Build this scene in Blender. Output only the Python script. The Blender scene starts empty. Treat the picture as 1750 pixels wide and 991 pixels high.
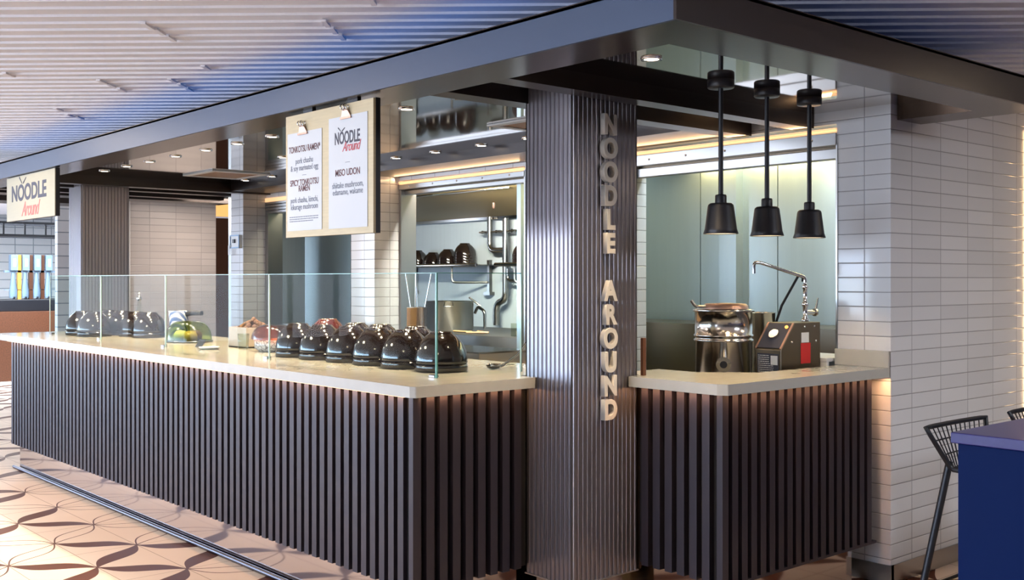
import bpy, math, random
from mathutils import Vector
random.seed(7)
PI = math.pi
C = bpy.context.scene.collection
sc = bpy.context.scene

# ------------------------------------------------------------------ camera, world, lights, exposure
H = 1.5
cam_d = bpy.data.cameras.new('camera'); cam = bpy.data.objects.new('camera', cam_d); C.objects.link(cam)
cam.location = (0, 0, H)
cam.rotation_euler = (PI/2, 0, math.atan2(-0.6579, 0.7531))
cam_d.sensor_width = 36.0; cam_d.lens = 36.0*1834/1750
cam_d.shift_y = -(495.5-477.84)/1750
cam_d.clip_start = 0.05
sc.camera = cam
sc.view_settings.view_transform = 'Standard'; sc.view_settings.look = 'None'
sc.view_settings.exposure = 0.25; sc.view_settings.gamma = 1.0
sc.view_settings.use_curve_mapping = False
try:
    sc.cycles.max_bounces = 10; sc.cycles.transparent_max_bounces = 24
    sc.cycles.sample_clamp_indirect = 3.0; sc.cycles.use_denoising = True
    sc.cycles.caustics_reflective = False; sc.cycles.caustics_refractive = False
except Exception: pass

wd = bpy.data.worlds.new('world'); sc.world = wd; wd.use_nodes = True
wn = wd.node_tree; wn.nodes.clear()
o_ = wn.nodes.new('ShaderNodeOutputWorld'); b_ = wn.nodes.new('ShaderNodeBackground')
tc = wn.nodes.new('ShaderNodeTexCoord'); sx = wn.nodes.new('ShaderNodeSeparateXYZ'); rp = wn.nodes.new('ShaderNodeValToRGB')
wn.links.new(tc.outputs['Generated'], sx.inputs[0]); wn.links.new(sx.outputs['Z'], rp.inputs[0])
rp.color_ramp.elements[0].position = 0.0; rp.color_ramp.elements[0].color = (0.54, 0.60, 0.72, 1)
rp.color_ramp.elements[1].position = 0.6; rp.color_ramp.elements[1].color = (0.20, 0.34, 0.62, 1)
e_ = rp.color_ramp.elements.new(0.04); e_.color = (0.42, 0.60, 0.88, 1)
wn.links.new(rp.outputs[0], b_.inputs[0]); b_.inputs[1].default_value = 15
wn.links.new(b_.outputs[0], o_.inputs[0])

def area(name, loc, rot, sx, sy, power, col, portal=False, spread=None):
    l = bpy.data.lights.new(name, 'AREA'); l.shape = 'RECTANGLE'; l.size = sx; l.size_y = sy
    l.energy = power; l.color = col
    if spread: l.spread = spread
    o = bpy.data.objects.new(name, l); o.location = loc; o.rotation_euler = rot; C.objects.link(o)
    if portal: l.cycles.is_portal = True
    return o
WARM = (1.0, 0.72, 0.42)
WX = -7.0                                                   # window wall
for y0 in (1.5, 7.6, 13.7):
    area('window_daylight', (WX+0.05, y0+3.05, 1.31), (0, -PI/2, 0), 1.78, 6.1, 400, (1, 1, 1), portal=True)
area('end_window_daylight', (-4.0, 19.4, 1.38), (-PI/2, 0, 0), 6.0, 2.15, 400, (1, 1, 1), portal=True)
# room ceiling luminaires outside the canopy (warm)
for (x, y, p) in ((1.2, 5.6, 26), (1.6, 8.2, 26), (0.6, 2.2, 8), (2.4, 12.5, 60), (6.0, 0.9, 10)):
    area('room_ceiling_lamp', (x, y, 2.585), (0, 0, 0), 0.5, 0.5, p, (1.0, 0.80, 0.58))
area('side_wall_fill', (4.6, -0.6, 2.585), (0, 0, 0), 0.8, 0.8, 75, (0.86, 0.90, 1.0))  # fill added to brighten the tiled side wall
for (x, y, p) in ((0.9, 2.6, 150), (1.0, 4.2, 150), (0.9, 5.8, 170), (1.0, 7.4, 170), (1.1, 9.2, 170), (-1.5, 3.5, 90), (-1.6, 6.5, 90), (-1.4, 9.5, 90)):
    l = bpy.data.lights.new('floor_bounce_spot', 'SPOT'); l.energy = p; l.spot_size = 1.15; l.spot_blend = 0.8; l.color = (1.0, 0.93, 0.86); l.shadow_soft_size = 0.08  # unseen spots added so light bounces off the floor to the ceiling
    o = bpy.data.objects.new('floor_bounce_spot', l); C.objects.link(o); o.location = (x, y, 2.58)
# blue lights added on top of the canopy to colour the ceiling
area('added_blue_light', (2.75, 6.0, 2.43), (PI, 0, 0), 0.25, 7.5, 2.6, (0.04, 0.26, 1.0))
area('added_blue_light', (4.0, 2.35, 2.43), (PI, 0, 0), 2.5, 0.25, 0.12, (0.1, 0.25, 1.0))
# warm strips under the worktops
def strip(name, a, b, z, power, col=(1.0, 0.50, 0.22)):
    a = Vector((a[0], a[1], z)); b = Vector((b[0], b[1], z)); m = (a+b)/2; L = (b-a).length
    area(name, m, (0, 0, math.atan2(b.y-a.y, b.x-a.x)), L, 0.012, power, col)
strip('worktop_strip', (2.562, 3.62), (2.562, 8.95), 1.015, 11)
strip('worktop_strip', (2.62, 3.553), (3.20, 3.553), 1.015, 1.0)
strip('worktop_strip', (3.592, 2.82), (3.592, 3.27), 1.015, 1.0)
strip('worktop_strip', (3.65, 2.768), (4.86, 2.768), 1.015, 2.6)
# strip light above the shutters
area('shutter_strip', (4.83, 4.2, 2.285), (0, PI*0.30, 0), 0.02, 2.3, 2, (1.0, 0.62, 0.32))
area('shutter_strip', (4.83, 6.2, 2.285), (0, PI*0.30, 0), 0.02, 1.5, 1.4, (1.0, 0.62, 0.32))
# kitchen lights, and fills added for the end wall and far bar
area('end_wall_fill', (5.0, 10.5, 2.34), (0, 0, 0), 0.6, 0.6, 34, (1.0, 0.86, 0.74))  # added to brighten the rose-tiled end wall
area('kitchen_light', (5.06, 3.8, 2.30), (0, -PI/3.2, 0), 0.06, 1.2, 15, (0.82, 0.95, 1.0))  # cool fill added to brighten the right kitchen panels
area('kitchen_light', (6.12, 4.1, 2.34), (0, 0, 0), 0.15, 2.2, 15, (1.0, 0.80, 0.36))
area('kitchen_light', (5.02, 6.3, 2.24), (0, -PI/3, 0), 0.06, 1.3, 90, (1.0, 0.93, 0.80))
area('far_bar_fill', (4.6, 15.9, 2.55), (0, 0, 0), 3.0, 1.5, 280, (0.88, 0.94, 1.0))  # added to brighten the background around the far bar
area('kitchen_light', (5.05, 8.4, 2.25), (0, 0, 0), 0.2, 1.2, 8, (1.0, 0.88, 0.62))

# ------------------------------------------------------------------ materials
def new_mat(name):
    m = bpy.data.materials.new(name); m.use_nodes = True
    nt = m.node_tree; p = nt.nodes['Principled BSDF']
    return m, nt, p
def setp(p, k, v):
    if k in p.inputs: p.inputs[k].default_value = v
def mat(name, col, rough=0.5, metal=0.0, noise=0.06, scale=6.0, bump=0.0, stretch=None, rvar=0.0, emit=None, estr=0, spec=None, coat=0, trans=0):
    m, nt, p = new_mat(name)
    tcn = nt.nodes.new('ShaderNodeTexCoord'); mp = nt.nodes.new('ShaderNodeMapping')
    nz = nt.nodes.new('ShaderNodeTexNoise'); nz.inputs['Scale'].default_value = scale; nz.inputs['Detail'].default_value = 4
    if stretch: mp.inputs['Scale'].default_value = stretch
    nt.links.new(tcn.outputs['Object'], mp.inputs[0]); nt.links.new(mp.outputs[0], nz.inputs['Vector'])
    mx = nt.nodes.new('ShaderNodeMix'); mx.data_type = 'RGBA'
    mx.inputs[6].default_value = (*[max(0, c*(1-noise)) for c in col], 1)
    mx.inputs[7].default_value = (*[min(1, c*(1+noise)) for c in col], 1)
    nt.links.new(nz.outputs['Fac'], mx.inputs[0]); nt.links.new(mx.outputs[2], p.inputs['Base Color'])
    setp(p, 'Roughness', rough); setp(p, 'Metallic', metal)
    if rvar:
        mr = nt.nodes.new('ShaderNodeMapRange'); mr.inputs[3].default_value = max(0.02, rough-rvar); mr.inputs[4].default_value = rough+rvar
        nt.links.new(nz.outputs['Fac'], mr.inputs[0]); nt.links.new(mr.outputs[0], p.inputs['Roughness'])
    if bump:
        bp = nt.nodes.new('ShaderNodeBump'); bp.inputs['Strength'].default_value = bump; bp.inputs['Distance'].default_value = 0.004
        nt.links.new(nz.outputs['Fac'], bp.inputs['Height']); nt.links.new(bp.outputs[0], p.inputs['Normal'])
    if emit: setp(p, 'Emission Color', (*emit, 1)); setp(p, 'Emission Strength', estr)
    if spec is not None: setp(p, 'Specular IOR Level', spec)
    if coat: setp(p, 'Coat Weight', coat); setp(p, 'Coat Roughness', 0.08)
    if trans: setp(p, 'Transmission Weight', trans)
    return m

def mth(nt, op, a, b=None, c=None):
    n = nt.nodes.new('ShaderNodeMath'); n.operation = op
    for i, v in enumerate((a, b, c)):
        if v is None: continue
        if isinstance(v, (int, float)): n.inputs[i].default_value = v
        else: nt.links.new(v, n.inputs[i])
    return n.outputs[0]
def geo_uv(nt):
    """u runs along the wall whatever way it faces, v is height"""
    g = nt.nodes.new('ShaderNodeNewGeometry'); sp = nt.nodes.new('ShaderNodeSeparateXYZ'); sn = nt.nodes.new('ShaderNodeSeparateXYZ')
    nt.links.new(g.outputs['Position'], sp.inputs[0]); nt.links.new(g.outputs['True Normal'], sn.inputs[0])
    return sp, sn
def tile_mat(name, col, grout, w=0.298, h=0.0732, ox=0.0, oy=0.0, oz=2.316, rough=0.16, joint=0.004):
    m, nt, p = new_mat(name)
    sp, sn = geo_uv(nt)
    ax = mth(nt, 'ABSOLUTE', sn.outputs['X']); ay = mth(nt, 'ABSOLUTE', sn.outputs['Y'])
    sel = mth(nt, 'GREATER_THAN', ax, ay)
    ux = mth(nt, 'SUBTRACT', sp.outputs['X'], ox); uy = mth(nt, 'SUBTRACT', sp.outputs['Y'], oy)
    u = mth(nt, 'ADD', mth(nt, 'MULTIPLY', uy, sel), mth(nt, 'MULTIPLY', ux, mth(nt, 'SUBTRACT', 1.0, sel)))
    u = mth(nt, 'DIVIDE', u, w); v = mth(nt, 'DIVIDE', mth(nt, 'SUBTRACT', sp.outputs['Z'], oz), h)
    fu = mth(nt, 'FRACT', u); fv = mth(nt, 'FRACT', v)
    def edge(f, size):
        d = mth(nt, 'SUBTRACT', 0.5, mth(nt, 'ABSOLUTE', mth(nt, 'SUBTRACT', f, 0.5)))
        return mth(nt, 'MULTIPLY', d, size)
    d = mth(nt, 'MINIMUM', edge(fu, w), edge(fv, h))
    mask = mth(nt, 'LESS_THAN', d, joint/2)
    wnz = nt.nodes.new('ShaderNodeTexWhiteNoise'); cb = nt.nodes.new('ShaderNodeCombineXYZ')
    nt.links.new(mth(nt, 'FLOOR', u), cb.inputs[0]); nt.links.new(mth(nt, 'FLOOR', v), cb.inputs[1]); nt.links.new(cb.outputs[0], wnz.inputs['Vector'])
    var = nt.nodes.new('ShaderNodeMix'); var.data_type = 'RGBA'
    var.inputs[6].default_value = (*[c*0.93 for c in col], 1); var.inputs[7].default_value = (*[min(1, c*1.05) for c in col], 1)
    nt.links.new(wnz.outputs['Value'], var.inputs[0])
    mx = nt.nodes.new('ShaderNodeMix'); mx.data_type = 'RGBA'; nt.links.new(mask, mx.inputs[0])
    nt.links.new(var.outputs[2], mx.inputs[6]); mx.inputs[7].default_value = (*grout, 1)
    nt.links.new(mx.outputs[2], p.inputs['Base Color'])
    rr = mth(nt, 'ADD', mth(nt, 'MULTIPLY', mask, 0.5), rough); nt.links.new(rr, p.inputs['Roughness'])
    # each tile sits at a slightly different tilt
    nn = nt.nodes.new('ShaderNodeTexNoise'); nn.inputs['Scale'].default_value = 5.0
    hgt = mth(nt, 'ADD', mth(nt, 'MULTIPLY', mth(nt, 'MINIMUM', d, 0.004), 1.0), mth(nt, 'MULTIPLY', nn.outputs['Fac'], 0.0006))
    g2 = nt.nodes.new('ShaderNodeNewGeometry'); nt.links.new(g2.outputs['Position'], nn.inputs['Vector'])
    bp = nt.nodes.new('ShaderNodeBump'); bp.inputs['Strength'].default_value = 0.5; bp.inputs['Distance'].default_value = 1.0
    nt.links.new(hgt, bp.inputs['Height']); nt.links.new(bp.outputs[0], p.inputs['Normal'])
    return m
def floor_mat():
    """cream tiles with leaf-shaped inlays along the edges of a diagonal grid"""
    m, nt, p = new_mat('patterned_floor_tiles')
    sp, _ = geo_uv(nt)
    A = mth(nt, 'DIVIDE', mth(nt, 'SUBTRACT', sp.outputs['X'], 2.395), 0.341)
    B = mth(nt, 'DIVIDE', mth(nt, 'SUBTRACT', sp.outputs['Y'], 5.304), 0.333)
    P = mth(nt, 'MULTIPLY', mth(nt, 'ADD', A, B), 0.5); Q = mth(nt, 'MULTIPLY', mth(nt, 'SUBTRACT', A, B), 0.5)
    def leaf(s, q, seed):
        fs = mth(nt, 'FRACT', s); ks = mth(nt, 'FLOOR', s); kq = mth(nt, 'ROUND', q); dq = mth(nt, 'SUBTRACT', q, kq)
        # ogee centre line, swelling half width
        sw = mth(nt, 'MULTIPLY', mth(nt, 'SINE', mth(nt, 'MULTIPLY', fs, 2*PI)), 0.035)
        dd = mth(nt, 'ABSOLUTE', mth(nt, 'ADD', dq, sw))
        wn_ = nt.nodes.new('ShaderNodeTexWhiteNoise'); cb = nt.nodes.new('ShaderNodeCombineXYZ')
        nt.links.new(ks, cb.inputs[0]); nt.links.new(kq, cb.inputs[1]); cb.inputs[2].default_value = seed
        nt.links.new(cb.outputs[0], wn_.inputs['Vector'])
        sn_ = mth(nt, 'MAXIMUM', mth(nt, 'SINE', mth(nt, 'MULTIPLY', fs, PI)), 0.0)
        w = mth(nt, 'MULTIPLY', mth(nt, 'POWER', sn_, 1.2), 0.125)
        inside = mth(nt, 'LESS_THAN', dd, w)
        line = mth(nt, 'LESS_THAN', mth(nt, 'ABSOLUTE', mth(nt, 'SUBTRACT', dd, w)), 0.010)
        solid = mth(nt, 'GREATER_THAN', wn_.outputs['Value'], 0.45)
        return mth(nt, 'MAXIMUM', mth(nt, 'MULTIPLY', inside, solid), line)
    k = mth(nt, 'MAXIMUM', leaf(P, Q, 3.0), leaf(Q, P, 8.0))
    # grout along the rows of tiles
    gA = mth(nt, 'LESS_THAN', mth(nt, 'ABSOLUTE', mth(nt, 'SUBTRACT', A, mth(nt, 'ROUND', A))), 0.006)
    gB = mth(nt, 'LESS_THAN', mth(nt, 'ABSOLUTE', mth(nt, 'SUBTRACT', mth(nt, 'MULTIPLY', B, 0.5), mth(nt, 'ROUND', mth(nt, 'MULTIPLY', B, 0.5)))), 0.003)
    gr = mth(nt, 'MAXIMUM', gA, gB)
    nz = nt.nodes.new('ShaderNodeTexNoise'); nz.inputs['Scale'].default_value = 3.0; nz.inputs['Detail'].default_value = 5
    g = nt.nodes.new('ShaderNodeNewGeometry'); nt.links.new(g.outputs['Position'], nz.inputs['Vector'])
    base = nt.nodes.new('ShaderNodeMix'); base.data_type = 'RGBA'; nt.links.new(nz.outputs['Fac'], base.inputs[0])
    base.inputs[6].default_value = (0.66, 0.56, 0.48, 1); base.inputs[7].default_value = (0.76, 0.66, 0.57, 1)
    m1 = nt.nodes.new('ShaderNodeMix'); m1.data_type = 'RGBA'; nt.links.new(gr, m1.inputs[0]); nt.links.new(base.outputs[2], m1.inputs[6]); m1.inputs[7].default_value = (0.30, 0.22, 0.17, 1)
    m2 = nt.nodes.new('ShaderNodeMix'); m2.data_type = 'RGBA'; nt.links.new(k, m2.inputs[0]); nt.links.new(m1.outputs[2], m2.inputs[6]); m2.inputs[7].default_value = (0.085, 0.030, 0.018, 1)
    nt.links.new(m2.outputs[2], p.inputs['Base Color']); setp(p, 'Roughness', 0.5); setp(p, 'Specular IOR Level', 0.15)
    return m
def glass_mat(name, tint=(0.93, 0.98, 0.97), refl=1.0):
    m = bpy.data.materials.new(name); m.use_nodes = True; nt = m.node_tree; nt.nodes.clear()
    out = nt.nodes.new('ShaderNodeOutputMaterial'); t = nt.nodes.new('ShaderNodeBsdfTransparent'); g = nt.nodes.new('ShaderNodeBsdfGlossy')
    g.inputs['Roughness'].default_value = 0.01; t.inputs[0].default_value = (*tint, 1)
    lw = nt.nodes.new('ShaderNodeLayerWeight'); lw.inputs[0].default_value = 0.5
    mx = nt.nodes.new('ShaderNodeMixShader')
    nt.links.new(mth(nt, 'MULTIPLY', mth(nt, 'ADD', mth(nt, 'MULTIPLY', mth(nt, 'POWER', lw.outputs['Facing'], 4.0), 0.5), 0.02), refl), mx.inputs[0]); nt.links.new(t.outputs[0], mx.inputs[1]); nt.links.new(g.outputs[0], mx.inputs[2])
    nt.links.new(mx.outputs[0], out.inputs[0]); return m

M = {}
M['steel'] = mat('brushed_steel', (0.56, 0.56, 0.55), 0.30, 1.0, 0.05, 4, 0.0, (1, 1, 1), 0.05)
M['steel_panel'] = mat('steel_wall_panel', (0.60, 0.70, 0.73), 0.34, 0.8, 0.05, 3, 0.0, (6, 6, 0.4), 0.05)
M['steel_dark'] = mat('dark_steel', (0.17, 0.14, 0.10), 0.3, 1.0, 0.06, 4, 0.0, (1, 1, 1), 0.05)
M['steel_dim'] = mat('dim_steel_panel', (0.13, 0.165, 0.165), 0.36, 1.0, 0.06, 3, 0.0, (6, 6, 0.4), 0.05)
M['steel_pale'] = mat('pale_steel_cladding', (0.66, 0.77, 0.82), 0.5, 0.25, 0.06, 3, 0.0, (20, 20, 0.4), 0.04)
M['hood'] = mat('warm_lit_hood_steel', (0.55, 0.42, 0.20), 0.36, 0.5, 0.05, 3)  # warm lamplight on the hood is put into the steel's colour
M['chrome'] = mat('chrome', (0.80, 0.80, 0.80), 0.08, 1.0, 0.03, 5)
M['polished'] = mat('polished_steel', (0.68, 0.66, 0.62), 0.17, 1.0, 0.05, 6, 0.0, (20, 20, 0.5), 0.03)
M['mirror'] = mat('mirror_ceiling', (0.60, 0.56, 0.52), 0.045, 1.0, 0.03, 1.2, 0.01)
M['satin'] = mat('bronze_satin_soffit', (0.085, 0.055, 0.038), 0.22, 0.85, 0.06, 2.0, 0.01)
M['fascia'] = mat('daylit_blue_fascia', (0.050, 0.080, 0.145), 0.42, 0.3, 0.05, 2.5)  # blue daylight on the canopy front is put into this colour
M['beam'] = mat('dark_bronze_beam', (0.024, 0.017, 0.015), 0.34, 0.4, 0.08, 3)
M['slat'] = mat('charcoal_slats', (0.026, 0.022, 0.032), 0.42, 0.1, 0.10, 9, 0.0, (8, 8, 0.8))
M['slat_back'] = mat('black_backing', (0.008, 0.007, 0.008), 0.8, 0, 0.1, 5)
M['flute'] = mat('bronze_fluted_metal', (0.37, 0.35, 0.37), 0.30, 0.88, 0.05, 6, 0.0, (1, 1, 1), 0.03)
M['plinth'] = mat('mirror_plinth', (0.66, 0.60, 0.56), 0.08, 1.0, 0.04, 3)
M['trim'] = mat('trim_metal', (0.17, 0.165, 0.19), 0.30, 1.0, 0.04, 6)
M['stone'] = mat('pale_worktop', (0.61, 0.60, 0.54), 0.12, 0.0, 0.07, 14, 0.0, None, 0.02, coat=0.15)
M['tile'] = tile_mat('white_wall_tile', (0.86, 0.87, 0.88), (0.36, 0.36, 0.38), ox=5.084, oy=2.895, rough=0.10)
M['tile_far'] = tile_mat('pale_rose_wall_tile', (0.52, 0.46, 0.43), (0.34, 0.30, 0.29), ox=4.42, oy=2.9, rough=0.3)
M['tile_bg'] = tile_mat('white_background_tile', (0.80, 0.84, 0.88), (0.30, 0.36, 0.42), w=0.3, h=0.15, ox=0, oy=0, oz=0, rough=0.15, joint=0.014)
M['floor'] = floor_mat()
M['ceil'] = mat('perforated_ceiling_metal', (0.86, 0.84, 0.86), 0.5, 0.0, 0.06, 60, 0.1, (1, 1, 1))
M['black'] = mat('matt_black_paint', (0.010, 0.012, 0.018), 0.42, 0.0, 0.1, 8)
M['black_gloss'] = mat('glossy_black_glaze', (0.016, 0.010, 0.009), 0.10, 0.0, 0.1, 4, spec=1.0)
M['copper_gloss'] = mat('glossy_plum_glaze', (0.10, 0.022, 0.022), 0.11, 0.1, 0.2, 4, spec=1.0)
M['white_in'] = mat('white_lamp_inside', (0.9, 0.86, 0.78), 0.5, 0, 0.03, 4)
M['bulb'] = mat('lamp_lens', (1, 0.9, 0.75), 0.4, 0, 0.01, 4, emit=(1.0, 0.80, 0.52), estr=9)
M['lens'] = mat('downlight_lens', (1, 0.9, 0.75), 0.4, 0, 0.01, 4, emit=(1.0, 0.86, 0.66), estr=12)
M['led'] = mat('warm_light_strip', (1, 0.7, 0.4), 0.4, 0, 0.01, 4, emit=(1.0, 0.55, 0.25), estr=0.8)
M['wood'] = mat('pale_oak_board', (0.60, 0.52, 0.33), 0.5, 0, 0.13, 5, 0.05, (1, 2, 18))
M['wood_warm'] = mat('beech_board', (0.60, 0.38, 0.18), 0.45, 0, 0.14, 5, 0.04, (14, 1.5, 2))
M['paper'] = mat('white_card', (0.66, 0.71, 0.76), 0.6, 0, 0.01, 6)
M['ink'] = mat('navy_ink', (0.035, 0.04, 0.075), 0.6, 0, 0.02, 6)
M['ink_brown'] = mat('maroon_ink', (0.13, 0.045, 0.055), 0.6, 0, 0.02, 6)
M['ink_grey'] = mat('grey_ink', (0.16, 0.19, 0.26), 0.6, 0, 0.02, 6)
M['ink_red'] = mat('rose_ink', (0.55, 0.10, 0.13), 0.6, 0, 0.02, 6)
M['ink_pink'] = mat('pink_ink', (0.55, 0.15, 0.14), 0.6, 0, 0.02, 6)
M['clip'] = mat('copper_clip', (0.48, 0.31, 0.25), 0.42, 0.8, 0.04, 6)
M['sign'] = mat('cream_sign_face', (0.37, 0.36, 0.27), 0.5, 0, 0.05, 3, 0, (1, 3, 20))
M['letter'] = mat('champagne_letter', (0.80, 0.76, 0.69), 0.35, 0.15, 0.04, 6)
M['glass'] = glass_mat('clear_glass', (0.955, 0.985, 0.975), 0.09)
M['glass_edge'] = mat('green_glass_edge', (0.16, 0.42, 0.34), 0.15, 0.0, 0.08, 10)
M['glass_joint'] = mat('pale_glass_edge', (0.62, 0.80, 0.76), 0.12, 0.0, 0.05, 10)
M['green_glass'] = glass_mat('olive_glass', (0.62, 0.70, 0.30), 1.6)
M['pink_glass'] = glass_mat('smoky_rose_glass', (0.55, 0.30, 0.24), 1.8)
M['clear_plastic'] = glass_mat('clear_plastic', (0.90, 0.92, 0.88), 1.3)
M['blue'] = mat('royal_blue_laminate', (0.0006, 0.013, 0.085), 0.6, 0.0, 0.05, 4, spec=0.1)
M['blue_top'] = mat('blue_table_top', (0.030, 0.030, 0.18), 0.30, 0.0, 0.08, 30)
M['granite'] = mat('rust_brown_granite', (0.13, 0.050, 0.025), 0.4, 0.0, 0.55, 55)
M['brown'] = mat('dark_brown_timber', (0.09, 0.035, 0.018), 0.4, 0.0, 0.25, 4, 0, (6, 6, 0.5))
M['orange'] = mat('amber_lit_panel', (0.8, 0.45, 0.15), 0.5, 0, 0.1, 2, emit=(1.0, 0.55, 0.18), estr=0.8)
M['plaster'] = mat('grey_plaster', (0.30, 0.29, 0.30), 0.8, 0, 0.05, 4)
M['dark_wall'] = mat('dark_wall_paint', (0.09, 0.075, 0.07), 0.8, 0, 0.05, 4)
M['white'] = mat('white_enamel', (0.78, 0.78, 0.76), 0.35, 0, 0.03, 4)
M['red'] = mat('red_label', (0.55, 0.02, 0.02), 0.5, 0, 0.08, 8)
M['navy_label'] = mat('navy_label', (0.03, 0.035, 0.06), 0.5, 0, 0.04, 8)
M['amber'] = mat('amber_indicator', (1, 0.35, 0.08), 0.3, 0, 0.02, 4, emit=(1.0, 0.35, 0.06), estr=3)
M['cardboard'] = mat('pale_card_box', (0.72, 0.58, 0.44), 0.6, 0, 0.06, 6)
M['seeds'] = mat('toasted_topping', (0.16, 0.075, 0.03), 0.7, 0, 0.5, 40)
M['yellow'] = mat('yellow_sticker', (0.85, 0.72, 0.10), 0.5, 0, 0.04, 8)
M['grille'] = mat('perforated_copper_grille', (0.32, 0.17, 0.07), 0.5, 0.4, 0.35, 90)
M['screen'] = mat('lit_tap_screen', (0.7, 0.9, 1), 0.3, 0, 0.02, 4, emit=(0.65, 0.9, 1.0), estr=0.8)
M['tap_blue'] = mat('pale_blue_steel', (0.20, 0.30, 0.42), 0.4, 0.3, 0.06, 6)
M['gold'] = mat('golden_glass_tube', (0.75, 0.42, 0.10), 0.25, 0.3, 0.1, 8)
def speck_mat():
    m, nt, p = new_mat('speckled_bowl_glaze')
    v = nt.nodes.new('ShaderNodeTexVoronoi'); v.feature = 'DISTANCE_TO_EDGE'; v.inputs['Scale'].default_value = 45
    r = nt.nodes.new('ShaderNodeValToRGB'); r.color_ramp.elements[0].color = (0.15, 0.11, 0.10, 1); r.color_ramp.elements[1].position = 0.10
    r.color_ramp.elements[1].color = (0.80, 0.74, 0.66, 1)
    t = nt.nodes.new('ShaderNodeTexCoord'); nt.links.new(t.outputs['Object'], v.inputs['Vector']); nt.links.new(v.outputs['Distance'], r.inputs[0])
    nt.links.new(r.outputs[0], p.inputs['Base Color']); setp(p, 'Roughness', 0.2); return m
M['speck'] = speck_mat()
def stripe_mat():
    m, nt, p = new_mat('blue_white_striped_wrap')
    v = nt.nodes.new('ShaderNodeTexWave'); v.inputs['Scale'].default_value = 14; v.inputs['Distortion'].default_value = 2; v.bands_direction = 'DIAGONAL'
    r = nt.nodes.new('ShaderNodeValToRGB'); r.color_ramp.elements[0].color = (0.05, 0.11, 0.30, 1); r.color_ramp.elements[1].color = (0.62, 0.70, 0.80, 1)
    r.color_ramp.elements[0].position = 0.45; r.color_ramp.elements[1].position = 0.7
    t = nt.nodes.new('ShaderNodeTexCoord'); nt.links.new(t.outputs['Object'], v.inputs['Vector']); nt.links.new(v.outputs['Fac'], r.inputs[0])
    nt.links.new(r.outputs[0], p.inputs['Base Color']); setp(p, 'Roughness', 0.4); return m
M['stripe'] = stripe_mat()

# ------------------------------------------------------------------ mesh helpers
class MB:
    def __init__(s): s.v = []; s.f = []; s.m = []; s.sm = []
    def add(s, vs, fs, mi=0, smooth=False):
        n = len(s.v); s.v += [tuple(v) for v in vs]; s.f += [tuple(n+i for i in f) for f in fs]; s.m += [mi]*len(fs); s.sm += [smooth]*len(fs)
        return s
    def box(s, x0, x1, y0, y1, z0, z1, mi=0):
        x0, x1 = sorted((x0, x1)); y0, y1 = sorted((y0, y1)); z0, z1 = sorted((z0, z1))
        vs = [(x0,y0,z0),(x1,y0,z0),(x1,y1,z0),(x0,y1,z0),(x0,y0,z1),(x1,y0,z1),(x1,y1,z1),(x0,y1,z1)]
        return s.add(vs, [(0,3,2,1),(4,5,6,7),(0,1,5,4),(1,2,6,5),(2,3,7,6),(3,0,4,7)], mi)
    def prism(s, poly, z0, z1, mi=0, smooth=False):
        n = len(poly); A = sum(poly[i][0]*poly[(i+1)%n][1]-poly[(i+1)%n][0]*poly[i][1] for i in range(n))
        if A < 0: poly = poly[::-1]
        vs = [(x,y,z0) for x,y in poly]+[(x,y,z1) for x,y in poly]
        s.add(vs, [(i,(i+1)%n,n+(i+1)%n,n+i) for i in range(n)], mi, smooth)
        s.add([(x,y,z1) for x,y in poly], [tuple(range(n))], mi); s.add([(x,y,z0) for x,y in poly], [tuple(reversed(range(n)))], mi)
        return s
    def lathe(s, prof, c=(0,0,0), n=32, mi=0, axis='z', smooth=True, sx=1.0, sy=1.0):
        vs = []
        for r, z in prof:
            for k in range(n):
                a = 2*PI*k/n; x, y = r*math.cos(a)*sx, r*math.sin(a)*sy
                p = (x,y,z) if axis == 'z' else ((z,x,y) if axis == 'x' else (y,z,x))
                vs.append((c[0]+p[0], c[1]+p[1], c[2]+p[2]))
        fs = [(i*n+k, i*n+(k+1)%n, (i+1)*n+(k+1)%n, (i+1)*n+k) for i in range(len(prof)-1) for k in range(n)]
        return s.add(vs, fs, mi, smooth)
    def tube(s, pts, r, n=10, mi=0, closed=False, r2=None):
        pts = [Vector(p) for p in pts]; N = len(pts); vs = []; up = None
        for i, p in enumerate(pts):
            if closed: t = (pts[(i+1)%N]-pts[i-1]).normalized()
            else: t = (pts[min(i+1,N-1)]-pts[max(i-1,0)]).normalized()
            if up is None:
                up = Vector((0,0,1)) if abs(t.z) < 0.9 else Vector((1,0,0))
            a = t.cross(up)
            if a.length < 1e-4: a = t.orthogonal()
            a.normalize(); b = a.cross(t).normalized(); up = b
            rr = r if r2 is None else r+(r2-r)*i/(N-1)
            vs += [p+a*rr*math.cos(2*PI*k/n)+b*rr*math.sin(2*PI*k/n) for k in range(n)]
        segs = N if closed else N-1
        fs = [(i*n+k, i*n+(k+1)%n, ((i+1)%N)*n+(k+1)%n, ((i+1)%N)*n+k) for i in range(segs) for k in range(n)]
        s.add(vs, fs, mi, True)
        if not closed:
            s.add(vs[:n], [tuple(reversed(range(n)))], mi); s.add(vs[-n:], [tuple(range(n))], mi)
        return s
    def cyl(s, a, b, r, n=20, mi=0): return s.tube([a, b], r, n, mi)
def smooth_path(pts, rad=0.03, n=5):
    pts = [Vector(p) for p in pts]; out = [pts[0]]
    for i in range(1, len(pts)-1):
        a = (pts[i-1]-pts[i]); b = (pts[i+1]-pts[i]); d = min(rad, a.length*0.45, b.length*0.45)
        p0 = pts[i]+a.normalized()*d; p1 = pts[i]+b.normalized()*d
        for k in range(n+1):
            t = k/n; out.append(p0*(1-t)**2+pts[i]*2*t*(1-t)+p1*t*t)
    out.append(pts[-1]); return out
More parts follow.
